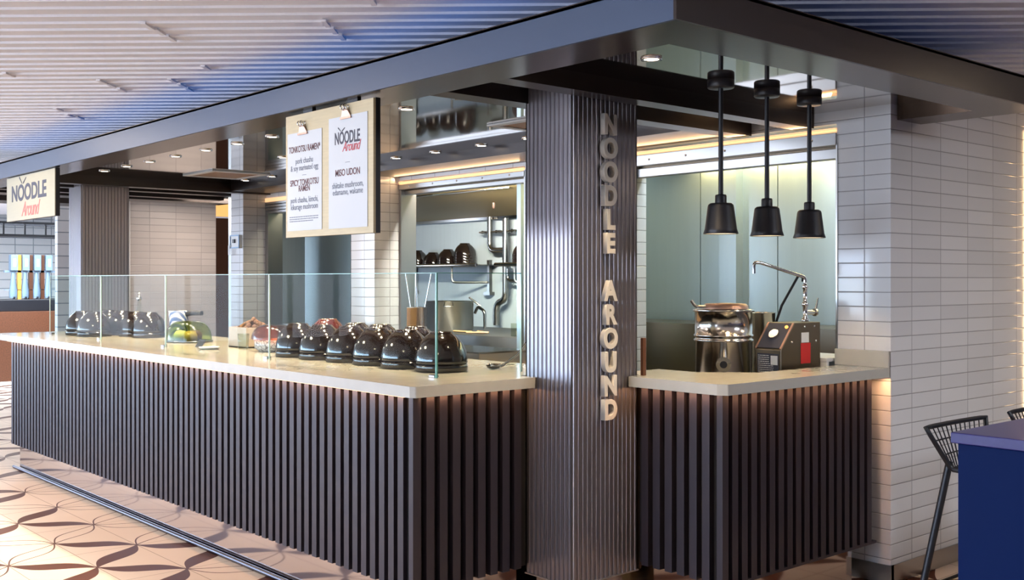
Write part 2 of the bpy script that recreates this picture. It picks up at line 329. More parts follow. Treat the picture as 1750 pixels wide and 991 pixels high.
def obj(name, mb, mats, parent=None, bevel=0, loc=None, rotz=0):
    me = bpy.data.meshes.new(name); me.from_pydata(mb.v, [], mb.f); me.update()
    if not isinstance(mats, (list, tuple)): mats = [mats]
    for m in mats: me.materials.append(M[m] if isinstance(m, str) else m)
    me.polygons.foreach_set('material_index', mb.m); me.polygons.foreach_set('use_smooth', mb.sm)
    import bmesh
    bm = bmesh.new(); bm.from_mesh(me); bmesh.ops.recalc_face_normals(bm, faces=bm.faces); bm.to_mesh(me); bm.free()
    o = bpy.data.objects.new(name, me); C.objects.link(o)
    if parent: o.parent = parent
    if loc: o.location = loc
    o.rotation_euler.z = rotz
    if bevel:
        b = o.modifiers.new('bevel', 'BEVEL'); b.width = bevel; b.segments = 2; b.limit_method = 'ANGLE'; b.angle_limit = 0.7
    return o
def tag(o, label, cat, group=None, kind=None):
    o['label'] = label; o['category'] = cat
    if group: o['group'] = group
    if kind: o['kind'] = kind
    return o
def thing(name, label, cat, loc=(0,0,0), rotz=0, group=None):
    o = bpy.data.objects.new(name, None); C.objects.link(o); o.empty_display_size = 0.1
    o.location = loc; o.rotation_euler.z = rotz
    return tag(o, label, cat, group)
def struct(name, mb, mats, parent=None, **k):
    o = obj(name, mb, mats, parent, **k)
    if not parent: o['kind'] = 'structure'
    return o
def dup(root, loc, label, group=None, rotz=None):
    r = root.copy(); C.objects.link(r); r.location = loc
    if rotz is not None: r.rotation_euler.z = rotz
    r['label'] = label
    if group: r['group'] = group
    for ch in list(root.children):
        c = ch.copy(); C.objects.link(c); c.parent = r
        for g in ch.children:
            d = g.copy(); C.objects.link(d); d.parent = c
    return r
def text(name, body, size, m, parent, loc, rot, extrude=0.0008, shear=0, offset=0, ax='LEFT', sx=1.0, spacing=1.0, bevel=0):
    cu = bpy.data.curves.new('text', 'FONT'); cu.body = body; cu.size = size; cu.extrude = extrude; cu.shear = shear
    cu.offset = offset; cu.align_x = ax; cu.align_y = 'CENTER'; cu.space_character = spacing; cu.bevel_depth = bevel
    t = bpy.data.objects.new('text', cu); C.objects.link(t)
    dg = bpy.context.evaluated_depsgraph_get(); me = bpy.data.meshes.new_from_object(t.evaluated_get(dg))
    bpy.data.objects.remove(t); me.name = name
    me.materials.clear(); me.materials.append(M[m])
    o = bpy.data.objects.new(name, me); C.objects.link(o); o.parent = parent
    o.location = loc; o.rotation_euler = rot; o.scale = (sx, 1, 1)
    return o
FACE_X = (PI/2, 0, -PI/2)      # reads from the -X side
FACE_Y = (PI/2, 0, 0)          # reads from the -Y side

# ------------------------------------------------------------------ the room
ZM, ZB, ZF = 2.365, 2.29, 2.416         # mirror panels, underside of the beams, top of the fascia
ZC = 2.62                                # room ceiling
struct('floor', MB().box(WX, 11, -5, 20, -0.05, 0), 'floor')
# slatted metal ceiling
cb = MB(); pitch = 0.125
n0, n1 = -60, 200
for i in range(n0, n1):
    y = i*pitch
    cb.add([(-16,y,ZC-0.013),(16,y,ZC-0.013),(16,y+pitch,ZC-0.002),(-16,y+pitch,ZC-0.002),(-16,y,ZC+0.01),(16,y,ZC+0.01)],
           [(0,3,2,1),(0,1,5,4)])
ce = struct('ceiling', cb, 'ceil'); ce.rotation_euler.z = math.atan2(-0.6579, 0.7531)-math.radians(1.6); ce.location = (1.2, 1.4, 0)
# short joint covers where planks meet
ja = math.atan2(-0.6579, 0.7531)-math.radians(1.6)
for x, y in [(1.883, 4.573), (1.967, 4.647), (2.058, 4.738), (2.446, 4.023), (2.541, 4.115), (2.637, 4.2), (2.223, 6.034), (2.303, 6.109), (2.407, 6.221), (2.506, 5.74), (2.607, 5.844), (2.695, 5.943), (1.768, 6.157), (2.372, 7.202), (2.514, 7.411), (2.602, 7.474), (2.388, 3.579), (2.484, 5.274)]:
    jb = MB().box(-0.011, 0.011, -0.055, 0.055, -0.010, 0.0)
    o = struct('trim_joint_cover', jb, 'ceil'); o.location = (x, y, ZC-0.008); o.rotation_euler.z = ja
struct('wall_soffit', MB().box(WX, 11, -5, 20, ZC+0.02, ZC+0.2), 'plaster')
# window wall: sill, header, mullions
struct('wall_windows', MB().box(WX-0.15, WX, 1.5, 20, 0, 0.42).box(WX-0.15, WX, 1.5, 20, 2.20, ZC+0.2).box(WX-0.15, WX, -5, 1.5, 0, ZC+0.2), 'white')
wb = MB(); y = 1.55
k = 0
while y < 19.9:
    wb.box(WX-0.10, WX, y-0.045, y+0.045, 0.42, 2.20); y += 1.15
struct('window_1', wb, 'plaster')
struct('wall_rear', MB().box(WX, 11, -5.2, -5, 0, ZC+0.2), 'dark_wall')
struct('wall_right', MB().box(11, 11.2, -5, 20, 0, ZC+0.2), 'dark_wall')
struct('wall_far', MB().box(4.0, 11, 19.5, 19.7, 0, ZC+0.2).box(-1.0, 4.0, 19.5, 19.7, 0, ZC+0.2).box(WX, -1.0, 19.5, 19.7, 0, 0.3).box(WX, -1.0, 19.5, 19.7, 2.45, ZC+0.2), 'tile_bg')
wb = MB(); x = WX+0.6
while x < -1.0: wb.box(x-0.04, x+0.04, 19.5, 19.6, 0.3, 2.45); x += 1.1
struct('window_2', wb, 'plaster')

# tiled block at the right: front strip + long side wall
BX, BY = 4.88, 2.752
K = MB()
K.box(BX, 6.45, BY, 3.052, 0.09, ZC)                       # pillar and side wall
struct('wall_side', K, 'tile')
K = MB()
K.box(BX, BX+0.12, 3.052, 4.46, 2.30, ZC)                # over the right opening
K.box(BX, BX+0.12, 4.46, 5.453, 0.0, ZC)                # pier behind the column
K.box(BX, BX+0.12, 5.453, 6.927, 2.275, ZC)               # over the left opening
K.box(4.644, BX+0.12, 6.927, 7.258, 0, ZC)                # pillar with a pale flank
K.box(BX, BX+0.12, 7.258, 9.085, 2.26, ZC)
K.box(4.644, BX+0.12, 9.085, 9.325, 0, ZC)                # next pillar
struct('wall_kitchen_front', K, 'tile')
K = MB().box(BX, BX+0.1, 3.052, 4.46, 0, 0.85).box(BX, BX+0.1, 5.453, 6.927, 0, 0.8).box(BX, BX+0.1, 7.258, 9.085, 0, 0.8)
struct('wall_kitchen_apron', K, 'steel_dark')
struct('baseboard_side', MB().box(BX-0.004, 6.46, BY-0.006, BY+0.02, 0, 0.092).box(BX-0.006, BX+0.02, BY-0.006, 3.052, 0, 0.092), 'steel')
struct('trim_wall_corner', MB().box(6.45, 6.53, BY-0.03, BY+0.1, 0, 2.45), 'white')
area('wall_edge_lamp', (6.62, BY-0.10, 1.3), (PI/2, 0, 0), 0.04, 2.2, 6, (1.0, 0.62, 0.30))
# end wall beyond the kitchen front: pale rose tiles, doorway with a brown frame
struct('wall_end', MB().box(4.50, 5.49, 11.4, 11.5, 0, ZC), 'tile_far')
struct('trim_end_wall_edge', MB().box(4.455, 4.50, 11.39, 11.5, 0, ZC), 'white')
struct('wall_passage', MB().box(5.49, 6.6, 12.2, 12.3, 0, 2.25).box(4.75, 4.90, 9.33, 9.36, 0, 2.3), 'brown')
struct('trim_passage_light', MB().box(5.49, 6.6, 12.18, 12.22, 2.27, 2.5), 'orange')
# kitchen room
struct('wall_kitchen_back', MB().box(6.5, 6.6, 5.0, 10.2, 0, ZC).box(5.05, 6.6, 10.0, 10.2, 0, ZC), 'steel_pale')
KB = MB()
for a, b in ((3.06,3.90),(3.907,4.40),(4.407,4.70),(4.85,5.08),(5.087,5.62)):
    KB.box(6.30, 6.36, a, b, 0, ZC)
KB.box(6.22, 6.36, 4.70, 4.85, 0, ZC)
struct('wall_kitchen_right', KB, 'steel_panel')
struct('wall_kitchen_partition', MB().box(4.99, 6.6, 5.62, 5.66, 0, ZC).box(5.0, 6.4, 3.0, 3.05, 0, ZC), 'steel_panel')
struct('ceiling_kitchen', MB().box(5.0, 6.6, 3.0, 5.62, 2.38, 2.42).box(5.0, 6.6, 7.5, 10.0, 2.38, 2.42).box(5.0, 6.6, 5.66, 7.5, 2.38, 2.42), 'steel')
# closed steel niche behind the second opening
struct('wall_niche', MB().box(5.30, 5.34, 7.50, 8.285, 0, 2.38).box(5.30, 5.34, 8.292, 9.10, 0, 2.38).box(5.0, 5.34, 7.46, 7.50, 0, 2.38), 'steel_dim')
struct('trim_opening', MB().box(4.875, 5.02, 6.90, 6.935, 0.8, 2.2).box(4.875, 4.995, 5.445, 5.458, 0.8, 2.25).box(4.87, 5.02, 9.03, 9.09, 0.8, 2.12)
       .box(4.875, 5.02, 3.046, 3.056, 0.85, 2.2), 'steel')

# ------------------------------------------------------------------ canopy
FX, FY = 2.513, 2.12
can = thing('canopy', 'dark metal canopy with front fascia coloured as daylit over the noodle counters', 'canopy')
LX, LY = 5.20, 10.55      # far ends
obj('fascia', MB().box(FX, FX+0.012, FY+0.012, LY, ZB, ZF), 'fascia', can)
obj('fascia', MB().box(FX, 5.2, FY, FY+0.012, ZB, ZF), 'beam', can)['label'] = 'fascia of the short right side, coloured as unlit'  # darker material stands in for the lack of light on this side
obj('soffit_band', MB().box(FX+0.012, FX+0.252, FY+0.012, LY, ZB, ZB+0.10).box(FX+0.252, 4.93, FY+0.012, FY+0.245, ZB, ZB+0.10)
    .box(4.93, 5.16, FY+0.012, 2.745, ZB, ZB+0.10), 'satin', can)
obj('mirror_panel', MB().box(FX+0.25, BX, FY+0.24, LY, ZM, ZM+0.02).box(BX, 5.0, FY+0.24, 2.75, ZM, ZM+0.02).box(BX-0.25, 5.0, 9.33, LY, ZM, ZM+0.02), 'mirror', can)
for (a, b) in ((3.185, 3.29), (3.58, 3.70), (9.00, 9.12), (9.40, 9.52), (9.95, 10.07)):
    obj('cross_beam', MB().box(FX+0.252, 4.878, a, b, ZB, ZM+0.002), 'beam', can)
obj('rear_beam', MB().box(4.48, 4.878, 3.70, 9.00, 2.30, ZM+0.002), 'beam', can)
obj('end_beam', MB().box(FX+0.012, 5.16, LY-0.2, LY+0.1, ZB, ZF), 'beam', can)
obj('roof_and_light_block', MB().box(FX, 5.2, FY, LY, ZF-0.01, ZF+0.004).box(3.12, 5.2, 2.75, LY, ZF+0.004, ZC-0.02), 'beam', can)  # upper block is unseen, added to shade the ceiling behind the fascia
# dark bulkhead beyond the canopy
struct('trim_bulkhead', MB().box(2.0, 11, 12.4, 12.9, 2.36, ZC), 'beam')

def spot(parent_loc, p, ang=1.7, col=(1.0, 0.74, 0.46)):
    l = bpy.data.lights.new('downlight_beam', 'SPOT'); l.energy = p; l.spot_size = ang; l.spot_blend = 0.6; l.color = col; l.shadow_soft_size = 0.05
    o = bpy.data.objects.new('downlight_beam', l); C.objects.link(o); o.location = parent_loc
    return o
def make_downlight():
    t = thing('downlight', '-', 'downlight', (0,0,0))
    obj('rim', MB().lathe([(0.030,0.004),(0.030,-0.006),(0.041,-0.008),(0.043,0.0),(0.043,0.004)], n=24), 'chrome', t)
    obj('lens', MB().lathe([(0.0001,-0.004),(0.030,-0.004)], n=24), 'lens', t)
    return t
dl = make_downlight(); first = True
front_y = [2.80, 4.0, 4.44, 4.91, 5.37, 5.83, 6.28, 6.73, 7.21, 7.66, 8.09, 8.55]
rear_y = [3.96, 4.88, 5.33, 5.82, 6.28, 6.75, 7.2, 7.64, 8.08, 8.55]
names = ['first', 'second', 'third', 'fourth', 'fifth', 'sixth', 'seventh', 'eighth', 'ninth', 'tenth', 'eleventh', 'twelfth']
for row, X_, ys in (('front', 3.17, front_y), ('rear', 4.395, rear_y)):
    for k, y in enumerate(ys):
        lb = 'round recessed downlight in mirrored soffit, %s from the right in the %s row' % (names[k], row)
        g = 'downlights in the %s row' % row
        if first: dl.location = (X_, y, ZM); dl['label'] = lb; dl['group'] = g; first = False
        else: dup(dl, (X_, y, ZM), lb, g)
        spot((X_, y, ZM-0.02), 62.0 if row == 'front' else 7.0)
dup(dl, (3.77, 6.77, ZM), 'round recessed downlight alone between the front and rear rows of the soffit', 'downlights between the rows')
# ceiling diffusers
def diffuser(x0, x1, y0, y1, label):
    t = thing('ceiling_diffuser', label, 'air vent', (x0, y0, ZM), group='square vents in the mirrored soffit')
    w, h = x1-x0, y1-y0
    obj('frame', MB().box(0, w, 0, 0.05, -0.012, 0).box(0, w, h-0.05, h, -0.012, 0).box(0, 0.05, 0.05, h-0.05, -0.012, 0).box(w-0.05, w, 0.05, h-0.05, -0.012, 0), 'white', t, bevel=0.003)
    obj('grille', MB().box(0.05, w-0.05, 0.05, h-0.05, -0.006, 0), 'grille', t)
diffuser(3.775, 4.28, 7.90, 8.45, 'square framed vent with copper grille in the soffit, left of the menu board')
diffuser(3.83, 4.20, 4.20, 4.60, 'square framed vent with copper grille in the soffit, just left of the fluted column')

# ------------------------------------------------------------------ fluted columns
def flutes(x0, x1, y0, y1, pitch=0.0275, d=0.007):
    pts = []
    def run(a, b):
        a = Vector(a); b = Vector(b); L = (b-a).length; n = max(1, round(L/pitch)); t = (b-a)/L; nr = Vector((t.y, -t.x)); p = L/n
        for i in range(n):
            s = a+t*(p*i)
            for f, h in ((0.0, -d), (0.30, -d), (0.42, 0.0), (0.88, 0.0)):
                pts.append(tuple(s+t*(p*f)+nr*h))
    run((x0, y0), (x1, y0)); run((x1, y0), (x1, y1)); run((x1, y1), (x0, y1)); run((x0, y1), (x0, y0))
    return pts
CX0, CX1, CY0, CY1 = 3.225, 3.64, 3.30, 3.60
def column(label, dy, z0, z1=ZM):
    t = thing('fluted_column', label, 'column', (CX0, CY0+dy, 0))
    pr = [(x-CX0, y-CY0) for x, y in flutes(CX0, CX1, CY0, CY1)]
    obj('fluted_cladding', MB().prism(pr, z0, z1), 'flute', t)
    obj('plinth', MB().box(0.05, CX1-CX0-0.05, 0.05, CY1-CY0-0.02, 0, z0), 'plinth', t)
    obj('base_rim', MB().box(-0.004, CX1-CX0+0.004, -0.004, CY1-CY0, z0-0.006, z0), 'steel', t)
    return t
col = column('tall fluted bronze column with metal letters down its right face', 0, 0.185)
for i, ch in enumerate('NOODLE AROUND'):
    if ch == ' ': continue
    z = 2.137+0.041 - i*0.1045
    text('letter', ch, 0.118, 'letter', col, (3.432-CX0, -0.020, z-0.0), FACE_Y, extrude=0.012, offset=0.004, ax='CENTER', sx=0.92, bevel=0.0015)
column('fluted bronze column at the far left end of the long counter', 5.93, 0.0)

# ------------------------------------------------------------------ long counter
def slat_run(mb, a, b, n, nrm, z0, z1, pitch=0.069, w=0.040, d=0.030):
    """slats along a->b standing out along nrm"""
    a = Vector(a); b = Vector(b); L = (b-a).length; t = (b-a)/L; k = int(L/pitch)
    for i in range(k+1):
        s = i*pitch
        if s+w > L+1e-6: break
        p0 = a+t*s; p1 = a+t*(s+w); q = Vector(nrm)*d
        xs = [p0.x, p1.x, p0.x-q.x, p1.x-q.x]; ys = [p0.y, p1.y, p0.y-q.y, p1.y-q.y]
        mb.box(min(xs), max(xs), min(ys), max(ys), z0, z1)
ZS0, ZT0, ZT1 = 0.2165, 1.02, 1.066
cn = thing('long_counter', 'long counter clad in dark vertical slats, left of the fluted column', 'counter', group=None)
sl = MB()
slat_run(sl, (2.58, 3.637), (2.58, 8.985), 0, (-1, 0), ZS0, ZT0)
slat_run(sl, (2.58, 3.568), (3.222, 3.568), 0, (0, -1), ZS0, ZT0)
obj('slat_cladding', sl, 'slat', cn)
obj('carcass', MB().box(2.611, 3.70, 3.60, 8.96, ZS0, ZT0).box(2.60, 3.222, 3.599, 3.65, ZS0, ZT0), 'slat_back', cn)
obj('plinth', MB().box(2.665, 3.60, 3.65, 8.99, 0.0, ZS0), 'plinth', cn)
obj('light_strip', MB().box(2.556, 2.568, 3.60, 8.95, ZT0-0.003, ZT0), 'led', cn)
wt = MB().prism([(2.55,3.55),(2.565,3.527),(3.21,3.517),(3.222,3.53),(3.222,3.63),(3.70,3.63),(3.70,9.30),(2.55,9.30)], ZT0, ZT1)
tag(obj('worktop', wt, 'stone', bevel=0.004), 'pale polished worktop on the long slatted counter, left of the column', 'worktop')
struct('trim_floor_strip', MB().tube([(2.640,3.63,0.012),(2.640,9.06,0.012)], 0.013, 12).tube([(2.640,3.63,0.012),(3.22,3.63,0.012)], 0.013, 12), 'trim')
# right counter
cr = thing('short_counter', 'short corner counter clad in dark vertical slats, right of the fluted column', 'counter')
sl = MB()
slat_run(sl, (3.615, 2.869), (3.615, 3.29), 0, (-1, 0), ZS0, ZT0)
slat_run(sl, (3.615, 2.80), (4.80, 2.80), 0, (0, -1), ZS0, ZT0, pitch=0.0665)
obj('slat_cladding', sl, 'slat', cr)
obj('carcass', MB().box(3.646, 3.93, 2.831, 3.29, ZS0, ZT0).box(3.93, 4.80, 2.831, 3.02, ZS0, ZT0), 'slat_back', cr)
obj('plinth', MB().box(3.70, 4.72, 2.87, 3.02, 0, ZS0).box(3.70, 3.93, 3.02, 3.60, 0, ZS0), 'plinth', cr)
obj('end_panel', MB().box(3.644, 3.66, 3.29, 3.58, ZS0-0.03, ZT0), 'satin', cr)
obj('bottom_rail', MB().box(3.60, 4.83, 2.80, 2.835, ZS0-0.012, ZS0), 'slat', cr)
wt = MB().prism([(3.565,2.79),(3.59,2.752),(4.872,2.752),(4.872,3.02),(4.16,3.02),(3.97,3.22),(3.97,3.46),(3.655,3.46),(3.655,3.288),(3.565,3.288)], ZT0, ZT1)
wo = tag(obj('worktop', wt, 'stone', bevel=0.004), 'pale polished corner worktop on the short counter, with upstand against the white tiles', 'worktop')
obj('upstand', MB().box(4.855, 4.872, 2.752, 3.05, ZT1, ZT1+0.082), 'stone', wo, bevel=0.003)
tag(obj('power_post', MB().box(3.645, 3.665, 3.27, 3.285, ZT1, ZT1+0.17), 'brown'), 'slim brown upright strip on the short worktop against the fluted column', 'post')

# ------------------------------------------------------------------ sneeze guard
sg = thing('sneeze_guard', 'clear glass screen standing along the front of the long worktop', 'glass screen', (2.863, 3.784, ZT1))
ys = [0.0, 1.52, 2.89, 4.02, 5.11]; GH = 0.462; T = 0.010
for i in range(4):
    obj('glass_pane', MB().box(0, T, ys[i]+0.004, ys[i+1]-0.004, 0, GH), 'glass', sg)
obj('glass_pane', MB().box(T+0.002, 0.50, -0.0, T, 0, GH), 'glass', sg)
obj('glass_pane', MB().box(T+0.002, 0.50, 5.10, 5.11, 0, GH), 'glass', sg)
e = MB().box(-0.001, T+0.001, 0, 5.11, GH, GH+0.003); e.box(T, 0.50, -0.001, T+0.001, GH, GH+0.004); e.box(T, 0.50, 5.10, 5.11, GH, GH+0.003)
e.box(-0.0015, T*0.6, -0.002, T*0.7, 0, GH)
obj('top_edge', e, 'glass_edge', sg)
for q in ys[1:4]: obj('joint_seal', MB().box(0.001, T-0.001, q-0.003, q+0.003, 0, GH), 'glass_joint', sg)
obj('joint_seal', MB().box(0.501, 0.506, 0, T, 0, GH), 'glass_joint', sg); obj('joint_seal', MB().box(-0.001, 0.004, 5.111, 5.115, 0, GH), 'glass_joint', sg)
for q in ys[:4]+[5.05]:
    obj('foot_clip', MB().box(-0.006, T+0.012, q+0.01, q+0.05, 0, 0.012), 'chrome', sg, bevel=0.002)

# ------------------------------------------------------------------ bowls on the worktop
def bowl_profile(R, h):
    # upside-down bowl: rim at the bottom, open foot ring on top
    pr = [(R*0.96, 0.0), (R, 0.006)]
    for k in range(1, 15):
        a = k/14*math.radians(66)
        pr.append((R*math.cos(a)**0.92, 0.006+(h-0.014)*math.sin(a)/math.sin(math.radians(66))))
    rf = pr[-1][0]
    return pr, rf
def make_bowl(name, label, R, h, m, group, ring=0.55, nest=True):
    t = thing(name, label, 'bowl', group=group)
    pr, rf = bowl_profile(R, h)
    rr = max(rf, R*0.42)
    top = h
    pr = [p for p in pr if p[0] > rr+0.002]
    zt = pr[-1][1]
    prof = pr+[(rr+0.002, zt+0.006), (rr, top), (rr-0.008, top), (rr-0.010, zt+0.002), (rr-0.02, zt-0.012), (0.0001, zt-0.014)]
    obj('bowl_body', MB().lathe(prof, n=40), m, t)
    if nest:
        obj('lower_rim', MB().lathe([(R*0.97,-0.036),(R*1.005,-0.030),(R*1.01,-0.012),(R*1.0,-0.002),(R*0.95,-0.002)], n=40), m, t)
    return t
bowls = [(3.10,4.06),(3.09,4.33),(3.10,4.60),(3.10,4.86),(3.09,5.12),(3.09,5.38)]
posn = ['nearest the glass corner', 'second from the glass corner', 'third from the glass corner', 'fourth from the glass corner', 'fifth from the glass corner', 'furthest from the glass corner']
b0 = make_bowl('ramen_bowl', 'glossy black upturned bowl in the front row behind glass, nearest the glass corner', 0.126, 0.150, 'black_gloss', 'black bowls in the front row')
b0.location = (*bowls[0], ZT1+0.037)
for (x, y), pn in list(zip(bowls, posn))[1:]:
    dup(b0, (x, y, ZT1+0.037), 'glossy black upturned bowl in the front row behind glass, %s' % pn, 'black bowls in the front row')
back = [((3.36,4.62),0.125,'nearest the glass corner'), ((3.36,4.95),0.160,'second from the glass corner'), ((3.37,5.22),0.155,'third from the glass corner')]
for (x, y), dz, pn in back:
    dup(b0, (x, y, ZT1+0.037), 'glossy black upturned bowl in the back row behind glass, %s' % pn, 'black bowls in the back row')
rb = make_bowl('ramen_bowl', 'glossy plum upturned bowl, far end of the back row behind glass', 0.122, 0.165, 'copper_gloss', 'plum bowls')
rb.location = (3.37, 5.52, ZT1+0.037)
# stacked lower bowls give the back row its extra height
left = [(3.26,7.88),(3.26,8.14),(3.26,8.41),(3.26,8.68)]
ln = ['beside the striped cup', 'second from the striped cup', 'third from the striped cup', 'furthest from the striped cup']
for (x, y), pn in zip(left, ln):
    dup(b0, (x, y, ZT1+0.037), 'glossy black upturned bowl at the left end of the counter, %s' % pn, 'black bowls at the left end')
for k, (x, y) in enumerate([(3.01,8.58),(3.01,8.32)]):
    dup(b0, (x, y, ZT1+0.037), 'glossy black upturned bowl close to the left glass, %s of the two' % ('left' if k == 0 else 'right'), 'black bowls at the left glass')
# striped cup, green dome, box of toppings, patterned bowl
t = thing('striped_cup', 'blue and white striped cup with black handle behind the green dome', 'cup', (3.42, 7.72, ZT1))
obj('cup_body', MB().lathe([(0.0001,0),(0.060,0),(0.075,0.20),(0.070,0.20),(0.058,0.01)], n=28), 'stripe', t)
obj('handle', MB().tube([(0.03,-0.055,0.175),(0.06,-0.125,0.185),(0.09,-0.20,0.185)], 0.018, 10), 'black', t)
t = thing('green_dome', 'olive green glass food dome on a round tray, left half of the counter', 'food cover', (3.24, 7.15, ZT1))
pr = [(0.175, 0.0)]+[(0.175*math.cos(a)**0.55, 0.012+0.135*math.sin(a)) for a in [k/12*PI/2*0.995 for k in range(1, 13)]]
obj('dome', MB().lathe(pr, n=40, sx=0.85, sy=1.1), 'green_glass', t)
obj('tray', MB().lathe([(0.0001,0.004),(0.17,0.004),(0.185,0.012),(0.185,0.006),(0.17,0.0),(0.0001,0.0)], n=40, sx=0.85, sy=1.1), 'polished', t)
for k, a in enumerate((0.3, 2.2, 4.4)):
    obj('food_portion', MB().lathe([(0.0001,0.006),(0.045,0.008),(0.048,0.05),(0.03,0.075),(0.0001,0.08)], (0.06*math.cos(a), 0.07*math.sin(a), 0), 18), ('seeds', 'white', 'wood_warm')[k], t)
t = thing('topping_box', 'pale square box heaped with dark toppings between green dome and patterned bowl', 'box', (3.30, 6.32, ZT1))
obj('box_body', MB().box(-0.11,0.11,-0.12,0.12,0,0.008).box(-0.11,-0.10,-0.12,0.12,0,0.13).box(0.10,0.11,-0.12,0.12,0,0.13).box(-0.10,0.10,-0.12,-0.11,0,0.13).box(-0.10,0.10,0.11,0.12,0,0.13), 'cardboard', t)
hp = MB(); rnd = random.Random(3)
for k in range(60):
    r = rnd.random()**0.5*0.085; a = rnd.random()*6.28; z = 0.12+0.05*(1-r/0.085)+rnd.random()*0.01; s = 0.012+rnd.random()*0.008
    x, y = r*math.cos(a), r*math.sin(a)
    hp.lathe([(0.0001,-s),(s*0.8,-s*0.5),(s,0),(s*0.7,s*0.6),(0.0001,s)], (x,y,z), 7)
hp.box(-0.10,0.10,-0.11,0.11,0.02,0.115)
hm = obj('toppings', hp, 'seeds', t); hm['kind'] = 'stuff'; hm['label'] = 'heap of dark toasted toppings'
t = thing('patterned_bowl', 'cream speckled oval bowl under a rosy glass cover, left of the black bowls', 'bowl', (3.20, 5.86, ZT1))
obj('bowl_body', MB().lathe([(0.0001,0),(0.10,0),(0.13,0.02),(0.135,0.072),(0.128,0.072),(0.12,0.02),(0.0001,0.015)], n=36, sx=0.85, sy=1.0), 'speck', t)
obj('cover', MB().lathe([(0.150,0.074)]+[(0.150*math.cos(a)**0.6, 0.078+0.085*math.sin(a)) for a in [k/10*PI/2*0.995 for k in range(1, 11)]], n=36, sx=0.85, sy=1.05), 'pink_glass', t)
t = thing('clear_tumbler', 'small clear tumbler between the topping box and the patterned bowl', 'tumbler', (3.12, 6.10, ZT1))
obj('tumbler_body', MB().lathe([(0.0001,0.004),(0.030,0.004),(0.036,0.10),(0.033,0.10),(0.028,0.008)], n=24), 'clear_plastic', t)
t = thing('dish_label', 'small black and cream label stand before the topping box', 'label stand', (3.02, 6.50, ZT1), -0.15)
obj('card', MB().add([(-0.012,-0.07,0.0),(-0.012,0.07,0.0),(0.018,0.07,0.048),(0.018,-0.07,0.048),(-0.008,-0.07,0.0),(-0.008,0.07,0.0),(0.022,0.07,0.048),(0.022,-0.07,0.048)],
    [(0,1,2,3),(4,7,6,5),(0,4,5,1),(3,2,6,7),(0,3,7,4),(1,5,6,2)]), 'black', t)
obj('text_line', MB().add([(-0.0095+0.03*q/0.048-0.002, s_*0.05, q) for q, s_ in ((0.012,-1),(0.012,1),(0.019,1),(0.019,-1))]+[(-0.0095+0.03*q/0.048-0.002, s_*0.05, q) for q, s_ in ((0.028,-1),(0.028,1),(0.036,1),(0.036,-1))], [(0,1,2,3),(4,5,6,7)]), 'paper', t)
# carafe near the far column
t = thing('glass_carafe', 'slender clear carafe with steel pourer standing before the far column', 'carafe', (3.48, 8.62, ZT1))
obj('carafe_body', MB().lathe([(0.0001,0),(0.04,0),(0.042,0.12),(0.016,0.22),(0.016,0.27),(0.014,0.27)], n=24), 'clear_plastic', t)
obj('pourer', MB().lathe([(0.015,0.26),(0.02,0.275),(0.02,0.29),(0.008,0.30),(0.005,0.34),(0.0001,0.34)], n=16), 'chrome', t)
for k, (x, y, lbl) in enumerate(((3.1,6.55,'white porcelain saucer beside the small label stand'),)):
    t = tag(obj('saucer', MB().lathe([(0.0001,0.004),(0.05,0.004),(0.065,0.014),(0.062,0.016),(0.05,0.008),(0.0001,0.008)], (0,0,0), 24), 'white', loc=(2.98, 6.28, ZT1)), 'small white dish beside the label stand behind the glass', 'dish')

# ------------------------------------------------------------------ hanging signs
def sticks(parent, x, y, z, s, m='ink'):
    mb = MB()
    for a, b in (((-0.62, 0.58), (-0.10, 0.18)), ((0.10, 0.20), (0.62, 0.50))):
        d = Vector((b[0]-a[0], b[1]-a[1])).normalized(); n = Vector((-d.y, d.x))*0.055
        q = [Vector(a)+n, Vector(a)-n, Vector(b)-n*0.4, Vector(b)+n*0.4]
        mb.add([(x, y-p.x*s, z+p.y*s) for p in q]+[(x-0.0015, y-p.x*s, z+p.y*s) for p in q], [(0,1,2,3),(7,6,5,4),(0,4,5,1),(1,5,6,2),(2,6,7,3),(3,7,4,0)])
    obj('chopstick_mark', mb, m, parent)
sg1 = thing('hanging_sign', 'cream shop sign hanging from the fascia at the left end', 'sign', (2.54, 7.787, 1.95))
obj('sign_face', MB().box(0, 0.006, 0, 1.11, 0.0, 0.335), 'sign', sg1)
obj('sign_body', MB().box(0.006, 0.035, 0, 1.11, 0.0, 0.338), 'black', sg1)
obj('hanger', MB().box(0.012, 0.03, 0.1, 0.16, 0.338, 0.340).box(0.012, 0.03, 0.9, 0.96, 0.338, 0.340), 'black', sg1)
text('lettering', 'NOODLE', 0.165, 'ink', sg1, (-0.0005, 0.99, 0.200), FACE_X, 0.0006, 0, 0.005, 'LEFT', sx=1.18)
text('script_lettering', 'Around', 0.150, 'ink_pink', sg1, (-0.0008, 0.74, 0.075), FACE_X, 0.0006, 0.45, 0.002, 'LEFT', sx=0.90, spacing=0.9)
sticks(sg1, -0.0005, 0.715, 0.250, 0.13)
mb_ = thing('menu_board', 'oak menu board with two white menu sheets hanging from the fascia', 'menu board', (2.56, 3.827, 1.70))
W_, H_ = 0.745, 0.575
obj('board', MB().box(0, 0.012, 0, W_, 0, H_), 'wood', mb_)
obj('board_body', MB().box(0.012, 0.036, 0, W_, 0, H_+0.003), 'black', mb_)
obj('hanger', MB().box(0.01, 0.03, 0.14, 0.22, H_+0.003, ZB-1.70).box(0.01, 0.03, 0.52, 0.60, H_+0.003, ZB-1.70), 'black', mb_)
